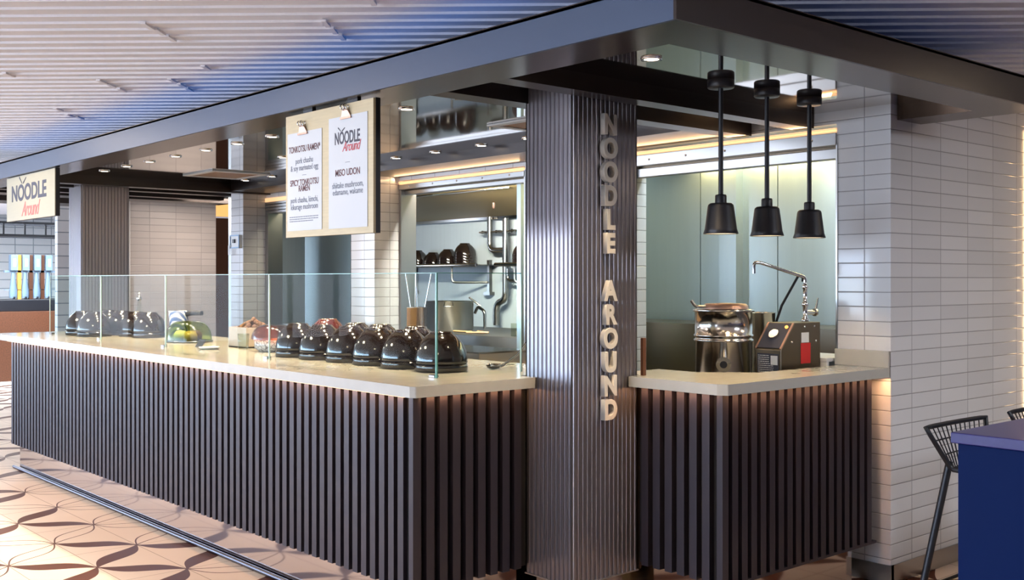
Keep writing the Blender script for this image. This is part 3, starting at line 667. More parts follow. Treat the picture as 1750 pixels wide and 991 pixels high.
def sheet(y0, y1, z0, z1, label):
    s = tag(obj('menu_sheet', MB().box(-0.0025, -0.0010, 0, y1-y0, 0, z1-z0), 'paper', loc=(2.56, 3.827+y0, 1.70+z0)), label, 'menu sheet', 'menu sheets clipped to the oak board')
    c = MB()
    w = y1-y0; zt = z1-z0; yc = w*0.53
    c.prism([(-0.010, yc-0.042), (-0.003, yc-0.042), (-0.003, yc+0.042), (-0.010, yc+0.042)], zt-0.014, zt-0.006)
    c.add([(-0.006,yc-0.040,zt-0.008),(-0.006,yc+0.040,zt-0.008),(-0.014,yc+0.016,zt+0.030),(-0.014,yc-0.016,zt+0.030),(-0.002,yc-0.040,zt-0.008),(-0.002,yc+0.040,zt-0.008),(-0.006,yc+0.016,zt+0.030),(-0.006,yc-0.016,zt+0.030)],
          [(0,1,2,3),(4,7,6,5),(0,4,5,1),(3,2,6,7),(0,3,7,4),(1,5,6,2)])
    k = tag(obj('bulldog_clip', c, 'clip', loc=s.location), 'copper bulldog clip at the top of the %s menu sheet' % ('left' if 'left' in label else 'right'), 'bulldog clip', 'clips on the oak menu board')
    ring = MB()
    for dy in (-0.012, 0.012):
        ring.tube([(-0.012+0.014*math.sin(a), yc+dy+0.012*math.cos(a)*0.3, zt+0.036+0.012*math.cos(a)) for a in [2*PI*i/14 for i in range(14)]], 0.0032, 6, closed=True)
    ring.tube([(-0.012, yc-0.022, zt+0.030), (-0.012, yc+0.022, zt+0.030)], 0.004, 8)
    obj('spring', ring, 'chrome', k)
    return s, w, zt
s1, w, zt = sheet(0.415, 0.725, 0.030, 0.490, 'white menu sheet listing two ramen dishes, left on the oak board')
cx = w/2
def line(s, body, z, size, m, sx=0.92, off=0.0, yy=None):
    text('printed_line', body, size, m, s, (-0.0032, (cx if yy is None else yy), z), FACE_X, 0.0003, 0, off, 'CENTER', sx=sx)
line(s1, 'TONKOTSU RAMEN*', zt-0.080, 0.042, 'ink_brown', 0.71, 0.0006)
line(s1, 'pork chashu', zt-0.135, 0.038, 'ink_grey', 0.85)
line(s1, '& soy marinated egg', zt-0.168, 0.038, 'ink_grey', 0.80)
line(s1, 'SPICY TONKOTSU', zt-0.237, 0.040, 'ink_brown', 0.78, 0.0006)
line(s1, 'RAMEN', zt-0.265, 0.040, 'ink_brown', 0.78, 0.0006)
line(s1, 'pork chashu, kimchi,', zt-0.318, 0.038, 'ink_grey', 0.80)
line(s1, 'kikurage mushroom', zt-0.350, 0.038, 'ink_grey', 0.80)
# the last lines are too small to read in the photograph: fine rows of type
fr = MB(); rr = random.Random(5)
for r_ in range(3):
    y = w-0.02
    while y > (0.03 if r_ < 2 else 0.08):
        l = 0.006+rr.random()*0.014; fr.box(-0.0030, -0.0025, y-l, y, zt-0.398-r_*0.010, zt-0.394-r_*0.010); y -= l+0.003
obj('fine_print', fr, 'ink_grey', s1)
obj('divider', MB().box(-0.0030, -0.0025, cx-0.018, cx+0.018, zt-0.203, zt-0.201), 'ink_grey', s1)
s2, w, zt = sheet(0.042, 0.355, 0.028, 0.522, 'white menu sheet with shop logo and udon dish, right on the oak board')
cx = w/2
text('logo_lettering', 'NOODLE', 0.075, 'ink', s2, (-0.0032, w-0.050, zt-0.098), FACE_X, 0.0003, 0, 0.0016, 'LEFT', sx=0.66)
text('logo_script', 'Around', 0.060, 'ink_red', s2, (-0.0035, w-0.115, zt-0.138), FACE_X, 0.0003, 0.45, 0.0005, 'LEFT', sx=0.80, spacing=0.9)
sticks(s2, -0.0030, w-0.108, zt-0.074, 0.045)
obj('divider', MB().box(-0.0030, -0.0025, cx-0.018, cx+0.018, zt-0.206, zt-0.204), 'ink_grey', s2)
line(s2, 'MISO UDON', zt-0.250, 0.042, 'ink_brown', 0.85, 0.0006)
line(s2, 'shiitake mushroom,', zt-0.305, 0.038, 'ink_grey', 0.84)
line(s2, 'edamame, wakame', zt-0.335, 0.038, 'ink_grey', 0.84)

# ------------------------------------------------------------------ pendants
def make_pendant():
    t = thing('pendant_lamp', '-', 'pendant lamp', group='black pendants over the short counter')
    obj('ceiling_disc', MB().lathe([(0.0001,-0.036),(0.054,-0.036),(0.058,-0.032),(0.058,-0.0005),(0.0001,-0.0005)], n=32), 'black', t)
    obj('rod', MB().cyl((0,0,-0.036),(0,0,-0.50), 0.0105), 'black', t)
    obj('cap', MB().lathe([(0.0105,-0.495),(0.023,-0.497),(0.025,-0.503),(0.025,-0.535)], n=28), 'black', t)
    s = obj('lamp_shade', MB().lathe([(0.010,-0.533),(0.046,-0.534),(0.054,-0.540),(0.0565,-0.548),(0.069,-0.645),(0.076,-0.665),(0.074,-0.667),(0.067,-0.647),(0.053,-0.549)], n=40), 'black', t)
    obj('inner_lining', MB().lathe([(0.0001,-0.545),(0.050,-0.547),(0.0645,-0.640),(0.0725,-0.6645)], n=40), 'white_in', s)
    obj('bulb', MB().lathe([(0.0001,-0.64),(0.022,-0.635),(0.032,-0.61),(0.022,-0.58),(0.012,-0.56)], n=20), 'bulb', t)
    return t
pd = make_pendant()
for k, (x, y) in enumerate(((3.745,2.910),(4.080,2.910),(4.425,2.915))):
    lb = 'black pendant lamp over the short counter, %s' % ('nearest the column', 'middle one', 'nearest the white tiled wall')[k]
    if k == 0: pd.location = (x, y, ZM); pd['label'] = lb
    else: dup(pd, (x, y, ZM), lb)
    l = bpy.data.lights.new('pendant_beam', 'SPOT'); l.energy = 9; l.spot_size = 1.9; l.spot_blend = 0.5; l.color = (1.0, 0.72, 0.42); l.shadow_soft_size = 0.03
    o = bpy.data.objects.new('pendant_beam', l); C.objects.link(o); o.location = (x, y, ZM-0.65)

# ------------------------------------------------------------------ shutters
def shutter(y0, y1, z0, z1, label, louvre=False):
    t = thing('roller_shutter', label, 'roller shutter', (BX, y0, z0)); L = y1-y0; h = z1-z0
    if louvre:
        mb = MB()
        for k in range(4): mb.box(-0.008-0.004*(k%2), 0.10, 0, L, h*k/4+0.004, h*(k+1)/4-0.003)
        obj('curtain', mb, 'steel', t)
        obj('light_strip', MB().box(-0.012, 0.02, 0, L, h, h+0.035), 'led', t)
        return
    obj('box_cover', MB().box(-0.012, 0.04, 0, L, h*0.50, h), 'steel', t, bevel=0.003)
    obj('bottom_bar', MB().box(0.03, 0.09, 0.0, L, 0.0, h*0.42), 'steel', t, bevel=0.004)
    obj('shutter_slats', MB().box(0.05, 0.07, 0, L, h*0.40, h*0.55), 'steel_dark', t)
    bm_ = MB()
    n = 5
    for k in range(n): bm_.lathe([(0.0001,-0.004),(0.006,-0.003),(0.007,0)], (-0.013, L*(k+0.5)/n, h*0.76), 10, axis='x')
    obj('bolt_row', bm_, 'chrome', t)
    obj('light_strip', MB().box(-0.010, 0.03, 0, L, h+0.014, h+0.024).box(-0.004, 0.03, 0, L, h+0.003, h+0.010), 'led', t)
shutter(3.052, 4.46, 2.124, 2.255, 'steel roller shutter housing over the right kitchen opening')
shutter(5.453, 6.927, 2.165, 2.242, 'steel roller shutter housing over the kitchen opening left of the column')
shutter(7.258, 9.085, 2.115, 2.225, 'steel roller shutter with folded louvres over the closed steel opening', True)

# ------------------------------------------------------------------ wall fittings
t = thing('intercom', 'small grey wall intercom on the narrow white tiled pillar', 'intercom', (4.644, 9.10, 1.79))
obj('panel_body', MB().box(-0.03, 0, 0, 0.185, 0, 0.125), 'white', t, bevel=0.004)
obj('panel_frame', MB().box(-0.036,-0.03,0,0.185,0,0.012).box(-0.036,-0.03,0,0.185,0.113,0.125).box(-0.036,-0.03,0,0.012,0.012,0.113).box(-0.036,-0.03,0.173,0.185,0.012,0.113), 'tap_blue', t)
obj('button', MB().box(-0.042,-0.03,0.08,0.12,0.05,0.085), 'black', t)
tag(obj('hanging_tag', MB().box(-0.036,-0.034,0.165,0.215,-0.06,0.03), 'white', loc=(4.644, 9.10, 1.79)), 'white paper tag hanging beside the grey wall intercom', 'tag')
tag(obj('yellow_sticker', MB().box(BX-0.002, BX-0.0003, 5.385, 5.44, 1.59, 1.64), 'yellow'), 'small yellow sticker on the white tiles left of the fluted column', 'sticker')

# ------------------------------------------------------------------ kitchen behind the left opening
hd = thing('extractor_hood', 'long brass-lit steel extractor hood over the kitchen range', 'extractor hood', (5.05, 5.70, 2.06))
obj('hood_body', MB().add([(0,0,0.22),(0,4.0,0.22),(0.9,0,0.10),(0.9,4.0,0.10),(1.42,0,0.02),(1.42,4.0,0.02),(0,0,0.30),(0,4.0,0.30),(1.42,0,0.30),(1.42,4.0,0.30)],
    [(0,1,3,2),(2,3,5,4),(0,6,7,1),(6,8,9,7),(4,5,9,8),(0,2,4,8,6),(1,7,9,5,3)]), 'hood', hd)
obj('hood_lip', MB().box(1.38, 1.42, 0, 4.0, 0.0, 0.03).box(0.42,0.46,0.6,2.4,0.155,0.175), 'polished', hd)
obj('sensor', MB().lathe([(0.0001,-0.05),(0.012,-0.045),(0.014,0)], (0.9, 1.35, 0.10), 12), 'clip', hd)
rg = thing('cooking_range', 'steel cooking range behind the left opening with a black control knob', 'range', (5.40, 5.70, 0))
obj('range_body', MB().box(0, 0.95, 0, 4.2, 0.1, 0.95), 'steel', rg, bevel=0.004)
obj('range_top', MB().box(-0.02, 1.0, 0, 4.2, 0.955, 1.06), 'steel', rg, bevel=0.005)
kn = obj('knob', MB().lathe([(0.0001,-0.05),(0.036,-0.048),(0.040,-0.01),(0.046,0.0)], (0, 0.43, 0.90), 24, axis='x'), 'black', rg)
obj('knob_ring', MB().lathe([(0.048,-0.006),(0.060,-0.004),(0.062,0.0)], (0, 0.43, 0.90), 24, axis='x'), 'chrome', kn)
def pot(name, label, loc, r, h, handles=True):
    t = thing(name, label, 'pot', loc)
    obj('pot_body', MB().lathe([(0.0001,0),(r*0.97,0),(r,0.012),(r,h),(r+0.007,h+0.003),(r-0.003,h+0.004),(r-0.005,0.02),(0.0001,0.015)], n=44), 'polished', t)
    if handles:
        for s in (0.9, 0.9+PI):
            c, q = math.cos(s), math.sin(s)
            obj('handle', MB().tube(smooth_path([(r*c-q*0.04, r*q+c*0.04, h*0.85),((r+0.04)*c-q*0.04,(r+0.04)*q+c*0.04,h*0.85),((r+0.04)*c+q*0.04,(r+0.04)*q-c*0.04,h*0.85),(r*c+q*0.04,r*q-c*0.04,h*0.85)], 0.02), 0.006, 8), 'chrome', t)
    return t
pot('stock_pot', 'large steel stock pot on the kitchen range', (5.75, 7.42, 1.06), 0.215, 0.25)
pot('noodle_boiler', 'narrow tall steel boiler holding strainers on the bench before the stock pot', (4.32, 5.93, 0.965), 0.070, 0.345, False)
for k, (dx, dy, tx, ty) in enumerate(((0.0,0.03,0.0,0.10),(0.02,0.01,0.02,0.05),(-0.02,-0.01,-0.01,-0.02),(0.01,-0.03,0.03,-0.08))):
    t = thing('strainer_handle', 'thin steel strainer handle standing in the narrow boiler, %s' % ('leaning furthest left', 'second from the left', 'third from the left', 'leaning furthest right')[k], 'strainer', (4.32+dx, 5.93+dy, 1.16), group='strainers in the narrow pot')
    obj('rod', MB().tube([(0,0,0),(tx,ty,0.38)], 0.0045, 8), 'chrome', t)
    obj('basket', MB().lathe([(0.0001,0),(0.016,0.004),(0.020,0.05),(0.018,0.05),(0.014,0.008)], n=16), 'steel', t)
def shelf(y0, y1, label):
    t = thing('wall_shelf', label, 'shelf', (6.22, y0, 1.635)); L = y1-y0
    obj('shelf_board', MB().box(0, 0.28, 0, L, -0.006, 0.006).tube([(0,0,0),(0,L,0)], 0.018, 12), 'polished', t)
    for y in ([0.10, L-0.28] if L > 0.8 else [0.12]):
        obj('bracket', MB().box(0.24, 0.275, y, y+0.03, -0.26, 0.05).box(0.22, 0.28, y-0.03, y+0.06, -0.28, -0.25), 'steel', t)
        obj('bracket_arm', MB().tube(smooth_path([(0.03, y+0.3, -0.01),(0.03, y+0.3,-0.16),(0.24,y+0.02,-0.16)], 0.04), 0.012, 8), 'steel', t)
    return t
shelf(7.62, 9.2, 'steel wall shelf carrying stacked black bowls behind the left opening')
shelf(6.70, 7.35, 'short steel wall shelf beside the pipes, right part of the left opening')
sb = make_bowl('ramen_bowl', '-', 0.105, 0.125, 'black_gloss', 'black bowls on the steel wall shelf', nest=False)
k = 0
stacks = [(6.36, 8.72, 2, 'left'), (6.36, 8.46, 1, 'second from left'), (6.36, 8.22, 2, 'third from left'), (6.36, 7.96, 4, 'right')]
for x, y, n, nm in stacks:
    for q in range(n):
        pos = 'only one' if n == 1 else ('lowest' if q == 0 else 'topmost' if q == n-1 else ('second from bottom', 'third from bottom')[q-1])
        lb = 'glossy black bowl on the long wall shelf, %s stack, %s' % (nm, pos)
        if k == 0: sb.location = (x, y, 1.642); sb['label'] = lb
        else: dup(sb, (x, y, 1.642+0.026*q), lb, 'black bowls on the steel wall shelf')
        k += 1
for q in range(3):
    dup(sb, (6.36, 7.12, 1.642+0.028*q), 'glossy black bowl on the short wall shelf, %s' % ('lowest', 'middle one', 'topmost')[q], 'black bowls on the short wall shelf')
pp = thing('water_pipes', 'bent steel water pipes with valves on the kitchen back wall', 'pipes', (6.40, 7.415, 1.20))
obj('pipe', MB().tube(smooth_path([(0,0,0.86),(0,0,0.12),(0,0.13,0.08),(0,0.13,-0.12)], 0.09), 0.030, 14), 'polished', pp)
obj('pipe', MB().tube(smooth_path([(0,0.225,0.88),(0,0.225,0.57),(0,0.02,0.57)], 0.08), 0.026, 14), 'polished', pp)
obj('pipe', MB().tube(smooth_path([(-0.01,-0.04,0.40),(-0.01,-0.04,0.29),(-0.01,-0.28,0.29)], 0.06), 0.014, 10), 'polished', pp)
for y in (0.10, 0.30, -0.12):
    vv = obj('valve', MB().tube([(-0.03,y,0.74),(0.03,y,0.74)], 0.016, 10).tube([(-0.03,y-0.04,0.74),(-0.03,y+0.04,0.74)], 0.008, 8), 'chrome', pp)
obj('cross_pipe', MB().tube([(0,0.36,0.74),(0,-0.2,0.74)], 0.010, 8), 'chrome', pp)
t = thing('mixer_tap', 'small steel tap with crossed levers low beside the pipes', 'tap', (6.1, 7.35, 1.06))
obj('spout', MB().tube(smooth_path([(0,0,0),(0,0,0.16),(0.0,0.1,0.20),(0,0.14,0.14)], 0.04), 0.014, 10), 'chrome', t)
obj('lever', MB().tube([(0,0.05,0.20),(-0.05,0.16,0.28)], 0.009, 8), 'chrome', t)
t = thing('plastic_tub', 'clear plastic tub with chopped garnish at the right end of the range', 'tub', (5.60, 6.20, 1.06))
obj('tub_body', MB().box(-0.1,0.1,-0.11,0.11,0,0.004).box(-0.1,-0.096,-0.11,0.11,0,0.1).box(0.096,0.1,-0.11,0.11,0,0.1).box(-0.1,0.1,-0.11,-0.106,0,0.1).box(-0.1,0.1,0.106,0.11,0,0.1), 'clear_plastic', t)
gm = MB()
for q in range(30):
    a = rnd.random()*0.16-0.08; b = rnd.random()*0.18-0.09
    gm.box(a, a+0.02, b, b+0.03, 0.004, 0.02+rnd.random()*0.03)
g_ = obj('garnish', gm, 'wood', t); g_['kind'] = 'stuff'; g_['label'] = 'pale chopped garnish'
t = thing('spice_pan', 'square steel pan of pale garnish at the far right of the range', 'pan', (5.80, 5.98, 1.06))
obj('pan_body', MB().box(-0.12,0.12,-0.12,0.12,0,0.13), 'steel', t, bevel=0.004)
gm = MB()
for q in range(40):
    a = rnd.random()*0.2-0.11; b = rnd.random()*0.2-0.11
    gm.box(a, a+0.025, b, b+0.03, 0.13, 0.14+rnd.random()*0.03)
g_ = obj('garnish', gm, 'paper', t); g_['kind'] = 'stuff'; g_['label'] = 'white shredded garnish'
for q, (x, y, rz) in enumerate(((5.52, 6.95, 0.2), (5.60, 6.80, -0.4), (5.50, 6.72, 0.9))):
    o = tag(obj('wooden_tongs', MB().tube([(-0.02,-0.09,0.012),(0,0.09,0.012)], 0.007, 8).tube([(0.02,-0.09,0.012),(0,0.09,0.014)], 0.007, 8), 'wood_warm', loc=(x, y, 1.06), rotz=rz),
        ['wooden tongs lying on the range, nearest the stock pot', 'wooden tongs lying on the range, in the middle', 'wooden tongs lying on the range, nearest the clear tub'][q], 'tongs', 'wooden tongs on the range')
# prep bench between counter and range
pb = thing('prep_bench', 'beech-topped preparation bench behind the black bowls', 'bench', (3.98, 4.20, 0))
obj('bench_top', MB().box(0, 0.62, 0, 4.6, 0.93, 0.965), 'wood_warm', pb, bevel=0.004)
obj('bench_frame', MB().box(0.03, 0.59, 0.03, 4.57, 0.12, 0.93), 'steel', pb)
for x in (0.06, 0.56):
    for y in (0.06, 4.5): obj('leg', MB().cyl((x,y,0),(x,y,0.12), 0.02), 'steel', pb)
t = thing('steel_bain_marie', 'low grey steel food warmer box on the bench right of the bowls', 'food warmer', (4.12, 5.02, 0.965))
obj('warmer_body', MB().box(0, 0.40, 0, 0.72, 0, 0.085), 'steel', t, bevel=0.004)
obj('warmer_rim', MB().box(-0.006, 0.406, -0.006, 0.726, 0.085, 0.095), 'polished', t)
t = thing('serving_ladle', 'steel ladle leaning at the worktop beside the fluted column', 'ladle', (3.36, 3.98, ZT1))
obj('ladle_bowl', MB().lathe([(0.0001,0.003),(0.03,0.006),(0.042,0.024),(0.040,0.024),(0.028,0.010),(0.0001,0.008)], n=20), 'chrome', t)
obj('handle', MB().tube([(0.03,-0.02,0.012),(0.09,-0.07,0.07),(0.14,-0.11,0.15)], 0.007, 8), 'chrome', t)
tag(obj('steel_end_plate', MB().box(3.40, 3.50, 3.70, 3.715, ZT1, ZT1+0.16), 'steel_panel'), 'upright pale steel plate on the long worktop touching the column', 'plate')

# ------------------------------------------------------------------ right kitchen: bench, kettle, control box, tap
rb_ = thing('steel_bench', 'steel side bench behind the short counter carrying the kettle', 'bench', (4.18, 3.05, 0))
obj('bench_top', MB().box(0, 0.68, 0, 0.62, 0.92, 0.95), 'steel', rb_, bevel=0.003)
obj('bench_body', MB().box(0.03, 0.66, 0.02, 0.60, 0.1, 0.92), 'steel_dark', rb_)
for x in (0.06, 0.62):
    for y in (0.06, 0.56): obj('leg', MB().cyl((x,y,0),(x,y,0.1), 0.02), 'steel', rb_)
tag(obj('low_steel_cabinet', MB().box(5.75, 6.20, 3.15, 5.5, 0, 1.19).box(5.73, 6.22, 3.12, 5.55, 1.19, 1.20), 'steel_dark'), 'long low dark steel cabinet along the back wall of the right kitchen', 'cabinet')
kt = thing('steam_kettle', 'shiny round steel kettle boiler with bands behind the short counter', 'kettle boiler', (4.43, 3.425, 0.95))
R = 0.145
obj('kettle_body', MB().lathe([(0.0001,0),(R*0.98,0.0),(R,0.01),(R,0.235),(R+0.006,0.238),(R+0.006,0.246),(R,0.250),(R,0.258),(R+0.006,0.262),(R+0.006,0.270),(R,0.274),(R,0.385),(R+0.010,0.388),(R+0.010,0.400),(0.0001,0.402)], n=56), 'polished', kt)
obj('lid', MB().lathe([(R*0.80,0.402),(R*0.78,0.418),(R*0.70,0.428),(0.0001,0.432)], (-0.01,-0.02,0), 40), 'clip', kt)
obj('hinge_arm', MB().tube(smooth_path([(-0.10,0.02,0.412),(-0.15,0.06,0.412),(-0.165,0.075,0.445)], 0.02), 0.008, 8), 'chrome', kt)
dv = Vector((-4.43, -3.425, 0)).normalized(); an = math.atan2(dv.y, dv.x)
bx, by = R*dv.x, R*dv.y
vv = obj('drain_valve', MB().tube([(bx*0.95,by*0.95,0.130),(bx*1.30,by*1.30,0.130)], 0.028, 24).tube([(bx*1.22,by*1.22,0.130),(bx*1.35,by*1.35,0.130)], 0.037, 28), 'chrome', kt)
obj('drain_mouth', MB().tube([(bx*1.351,by*1.351,0.130),(bx*1.36,by*1.36,0.130)], 0.018, 20), 'black', vv)
pot2 = pot('side_pot', 'smaller steel pot tucked behind the kettle boiler with a long paddle in it', (4.81, 3.50, 0.95), 0.10, 0.37, False)
tag(obj('stirring_paddle', MB().tube([(4.80,3.48,0.98),(4.93,3.42,1.36),(5.0,3.36,1.525)], 0.007, 8).tube(smooth_path([(5.0,3.36,1.525),(5.015,3.345,1.525),(5.005,3.34,1.49)],0.01), 0.006, 8), 'black'), 'long dark hooked paddle leaning out of the side pot', 'paddle')
bx_ = thing('control_box', 'slanted steel control box with dial and red sticker, right of the kettle', 'control box', (4.45, 3.09, 0.95))
prf = [(0,0),(0,0.205),(0.115,0.335),(0.34,0.335),(0.34,0)]
v_ = [(x,0,z) for x,z in prf]+[(x,0.155,z) for x,z in prf]; n = 5
obj('casing', MB().add(v_, [(0,1,2,3,4),(9,8,7,6,5)]+[(i,(i+1)%n,n+(i+1)%n,n+i) for i in range(n)]), 'steel_dark', bx_, bevel=0.004)
sd = Vector((0.115,0,0.130)).normalized(); nn_ = Vector((-sd.z,0,sd.x)); s0 = Vector((0,0,0.205))
def on_slope(a, y, off): return s0+sd*a+Vector((0,y,0))+nn_*off
pv = [on_slope(0.008,0.010,0.001),on_slope(0.165,0.010,0.001),on_slope(0.165,0.145,0.001),on_slope(0.008,0.145,0.001),on_slope(0.008,0.010,0.004),on_slope(0.165,0.010,0.004),on_slope(0.165,0.145,0.004),on_slope(0.008,0.145,0.004)]
bf = [(0,3,2,1),(4,5,6,7),(0,1,5,4),(1,2,6,5),(2,3,7,6),(3,0,4,7)]
obj('dial_plate', MB().add(pv, bf), 'navy_label', bx_)
c0 = on_slope(0.085,0.075,0.004); c1 = on_slope(0.085,0.075,0.022)
obj('dial', MB().tube([c0,c1], 0.026, 24), 'polished', bx_)
c0 = on_slope(0.140,0.030,0.004); c1 = on_slope(0.140,0.030,0.010)
obj('indicator_light', MB().tube([c0,c1], 0.008, 14), 'amber', bx_)
fr_ = MB()
for a, y, s_, w_ in ((0.002,0.0,0.167,0.010),(0.002,0.145,0.167,0.010)):
    q = [on_slope(a,y,0.001),on_slope(a+s_,y,0.001),on_slope(a+s_,y+w_,0.001),on_slope(a,y+w_,0.001),on_slope(a,y,0.006),on_slope(a+s_,y,0.006),on_slope(a+s_,y+w_,0.006),on_slope(a,y+w_,0.006)]
    fr_.add(q, bf)
obj('plate_frame', fr_, 'clip', bx_)
nl = obj('instruction_label', MB().box(-0.002, 0, 0.015, 0.140, 0.04, 0.185), 'navy_label', bx_)
obj('printed_patch', MB().box(-0.003,-0.002,0.020,0.060,0.130,0.175), 'paper', nl)
tl = MB(); rr = random.Random(9)
for r_ in range(11):
    z = 0.176-r_*0.010; y = 0.135; e0 = 0.07 if r_ < 5 else 0.045
    while y > e0: l = 0.004+rr.random()*0.010; tl.box(-0.003,-0.002,y-l,y,z-0.003,z); y -= l+0.003
obj('printed_lines', tl, 'paper', nl)
obj('white_sticker', MB().box(0.17,0.235,-0.0015,0,0.235,0.285), 'paper', bx_)
obj('red_sticker', MB().box(0.165,0.25,-0.0015,0,0.13,0.232), 'red', bx_)
for x, z in ((0.20,0.315),(0.285,0.315),(0.30,0.24),(0.09,0.24)):
    obj('screw', MB().lathe([(0.0001,-0.004),(0.005,-0.003),(0.006,0)], (x,0,z), 10, axis='y'), 'chrome', bx_)
tp = thing('filler_tap', 'tall chrome filler tap with long swing spout over the kettle', 'tap', (4.745, 3.150, 1.2865))
obj('tap_column', MB().lathe([(0.020,0),(0.022,0.012),(0.012,0.020),(0.012,0.075),(0.017,0.08),(0.017,0.095),(0.011,0.10),(0.011,0.165),(0.015,0.17),(0.015,0.185),(0.009,0.19),(0.009,0.20)], n=20), 'chrome', tp)
obj('swing_spout', MB().tube(smooth_path([(0,0,0.195),(0,0,0.225),(-0.225,0.115,0.30),(-0.255,0.13,0.30),(-0.255,0.13,0.245)], 0.025), 0.0085, 12), 'chrome', tp)
lv = obj('valve_body', MB().tube([(0,0,0.045),(0.075,-0.01,0.045)], 0.013, 14).tube([(0.068,-0.009,0.045),(0.078,-0.010,0.045)], 0.020, 14), 'chrome', tp)
obj('lever', MB().tube([(0.075,-0.010,0.05),(0.085,-0.02,0.12)], 0.008, 8, r2=0.004), 'chrome', tp)
wsb = thing('white_tray_stand', 'low white open stand behind the short worktop under the tiled pillar', 'stand', (4.80, 3.06, 0.95))
obj('stand_top', MB().box(0,0.34,0,0.30,0.130,0.150), 'white', wsb, bevel=0.002)
for x in (0.0, 0.32): obj('side_panel', MB().box(x,x+0.02,0,0.30,0,0.130), 'white', wsb)

# ------------------------------------------------------------------ blue table and wire stools
bt = thing('blue_table', 'tall royal blue table at the right edge of the picture', 'table', (3.06, 0.62, 0))
obj('tabletop', MB().box(0, 2.6, 0, 0.915, 1.018, 1.05), 'blue_top', bt, bevel=0.003)
obj('apron', MB().box(0.03, 2.57, 0.03, 0.885, 0.90, 1.016), 'blue', bt)
for x0 in (0.012, 2.40):
    for y0 in (0.012, 0.70):
        obj('leg_panel', MB().box(x0, x0+0.19, y0, y0+0.198, 0, 1.016), 'blue', bt, bevel=0.002)
def make_stool():
    t = thing('wire_bar_stool', 'black wire bar stool tucked behind the blue table, at its left end', 'bar stool', group='wire bar stools behind the blue table')
    # local: facing -Y, seat at z 0.74, back top 0.912
    def surf(u, v):
        # u -1..1 across, v 0 front edge .. 1 back top
        if v < 0.55:
            q = v/0.55; y = -0.38+0.425*q; z = 0.735-0.012*math.sin(q*PI); w = 0.185-0.035*q
            lift = 0.03*(1-q)*abs(u)**2.5
        else:
            q = (v-0.55)/0.45; y = 0.045+0.03*q; z = 0.735+0.172*q**0.9; w = 0.150+0.11*q**0.8; lift = 0.0
            y -= 0.03*abs(u)**2*(1-q*0.7)
        return (u*w, y, z+lift)
    wires = MB(); ring = MB()
    N = 13
    for i in range(N):
        u = -0.93+1.86*i/(N-1)
        wires.tube([surf(u, v/20) for v in range(21)], 0.0030, 6)
    obj('seat_wires', wires, 'black', t)
    cw = MB()
    for v in (0.12, 0.30, 0.47, 0.68, 0.84): cw.tube([surf(-1+2*k/16, v) for k in range(17)], 0.0032, 6)
    obj('cross_wires', cw, 'black', t)
    rim = [surf(-1+2*k/12, 1) for k in range(13)]+[surf(1, 1-k/12) for k in range(1,13)]+[surf(1-2*k/12, 0) for k in range(1,13)]+[surf(-1, k/12) for k in range(1,12)]
    obj('rim', MB().tube(rim, 0.010, 8, closed=True), 'black', t)
    for sx_, sy_ in ((-1,0.02),(1,0.02),(-1,-0.34),(1,-0.34)):
        back = sy_ > 0
        obj('leg', MB().tube([(sx_*0.135, sy_+0.01, 0.765), (sx_*0.255, sy_+(0.12 if back else -0.10), 0.0)], 0.0145, 12), 'black', t)
    q = [(-0.225,0.045,0.28),(0.225,0.045,0.28),(0.225,-0.42,0.28),(-0.225,-0.42,0.28)]
    obj('footrest', MB().tube(q, 0.008, 8, closed=True), 'black', t)
    return t
st = make_stool(); st.location = (4.335, 2.08, 0)
dup(st, (5.08, 2.08, 0), 'black wire bar stool at the very right edge behind the blue table')

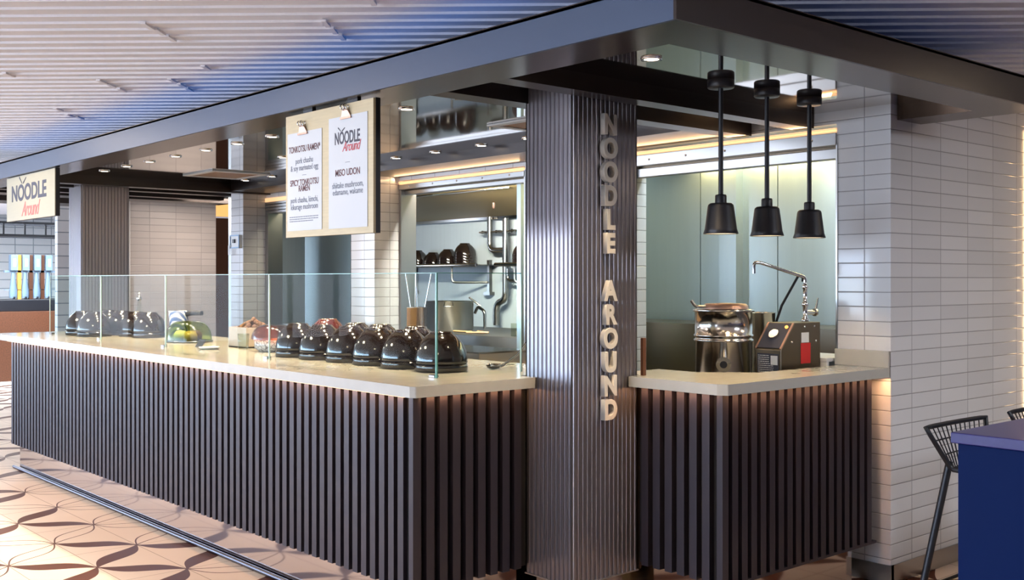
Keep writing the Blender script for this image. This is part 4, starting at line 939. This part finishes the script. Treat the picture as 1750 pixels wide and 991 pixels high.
# ------------------------------------------------------------------ bar in the far left background
br = thing('far_bar', 'rust-brown granite bar with black top far left in the background', 'bar', (4.0, 16.8, 0))
obj('bar_front', MB().box(0, 5.0, 0, 0.8, 0, 1.02), 'granite', br)
obj('bar_top', MB().box(-0.05, 5.05, 0.35, 1.2, 1.02, 1.20), 'black', br, bevel=0.01)
struct('wall_far_tiled', MB().box(4.6, 9.0, 14.2, 14.4, 0, 0.01), 'tile_bg')
sx0 = 5.02
tw_ = thing('tap_tower', 'drink tap tower with four lit screens on the far bar', 'drink dispenser', (sx0, 17.35, 1.20))
obj('rail', MB().box(-0.10, 0.70, 0, 0.05, 0.41, 0.44).box(-0.10, 0.70, 0, 0.04, 0.14, 0.15), 'tap_blue', tw_)
for k in range(4):
    x = k*0.17
    hd_ = obj('tap_head', MB().box(x-0.02, x+0.08, -0.05, 0.08, 0.44, 0.68), 'tap_blue', tw_, bevel=0.004)
    obj('screen', MB().box(x+0.012, x+0.052, -0.053, -0.05, 0.50, 0.62), 'screen', hd_)
    obj('stem', MB().lathe([(0.055,0.02),(0.060,0.10),(0.030,0.34),(0.028,0.41)], (x+0.03,0.02,0), 16), 'tap_blue', tw_)
    obj('nozzle', MB().cyl((x+0.03,-0.02,-0.0),(x+0.03,-0.02,0.04), 0.02), 'black', tw_)
    if k < 3:
        obj('divider_post', MB().box(x+0.088, x+0.142, 0.0, 0.06, 0.0, 0.68), ['gold', 'brown', 'brown'][k], tw_)
gr = thing('glass_rack', 'black hanging glass rack above the far bar', 'glass rack', (3.7, 15.2, 2.08))
rk = MB()
for z in (0.0, 0.17):
    rk.box(0, 1.5, 0, 0.03, z, z+0.03).box(0, 1.5, 0.6, 0.63, z, z+0.03).box(0, 0.03, 0, 0.6, z, z+0.03).box(1.47, 1.5, 0, 0.6, z, z+0.03)
obj('frame', rk, 'black', gr)
for k in range(6):
    obj('upright', MB().box(0.05+k*0.27, 0.07+k*0.27, 0, 0.02, 0.03, 0.17), 'black', gr)
for x in (0.1, 1.35): obj('hanger_rod', MB().cyl((x,0.3,0.17),(x,0.3,0.53), 0.01), 'black', gr)
obj('shelf_slats', MB().box(0.03,1.47,0.05,0.12,0.005,0.02).box(0.03,1.47,0.2,0.27,0.005,0.02).box(0.03,1.47,0.35,0.42,0.005,0.02), 'black', gr)
struct('wall_pillar_far', MB().box(4.60, 5.6, 14.0, 14.1, 0, ZC), 'tile_bg')
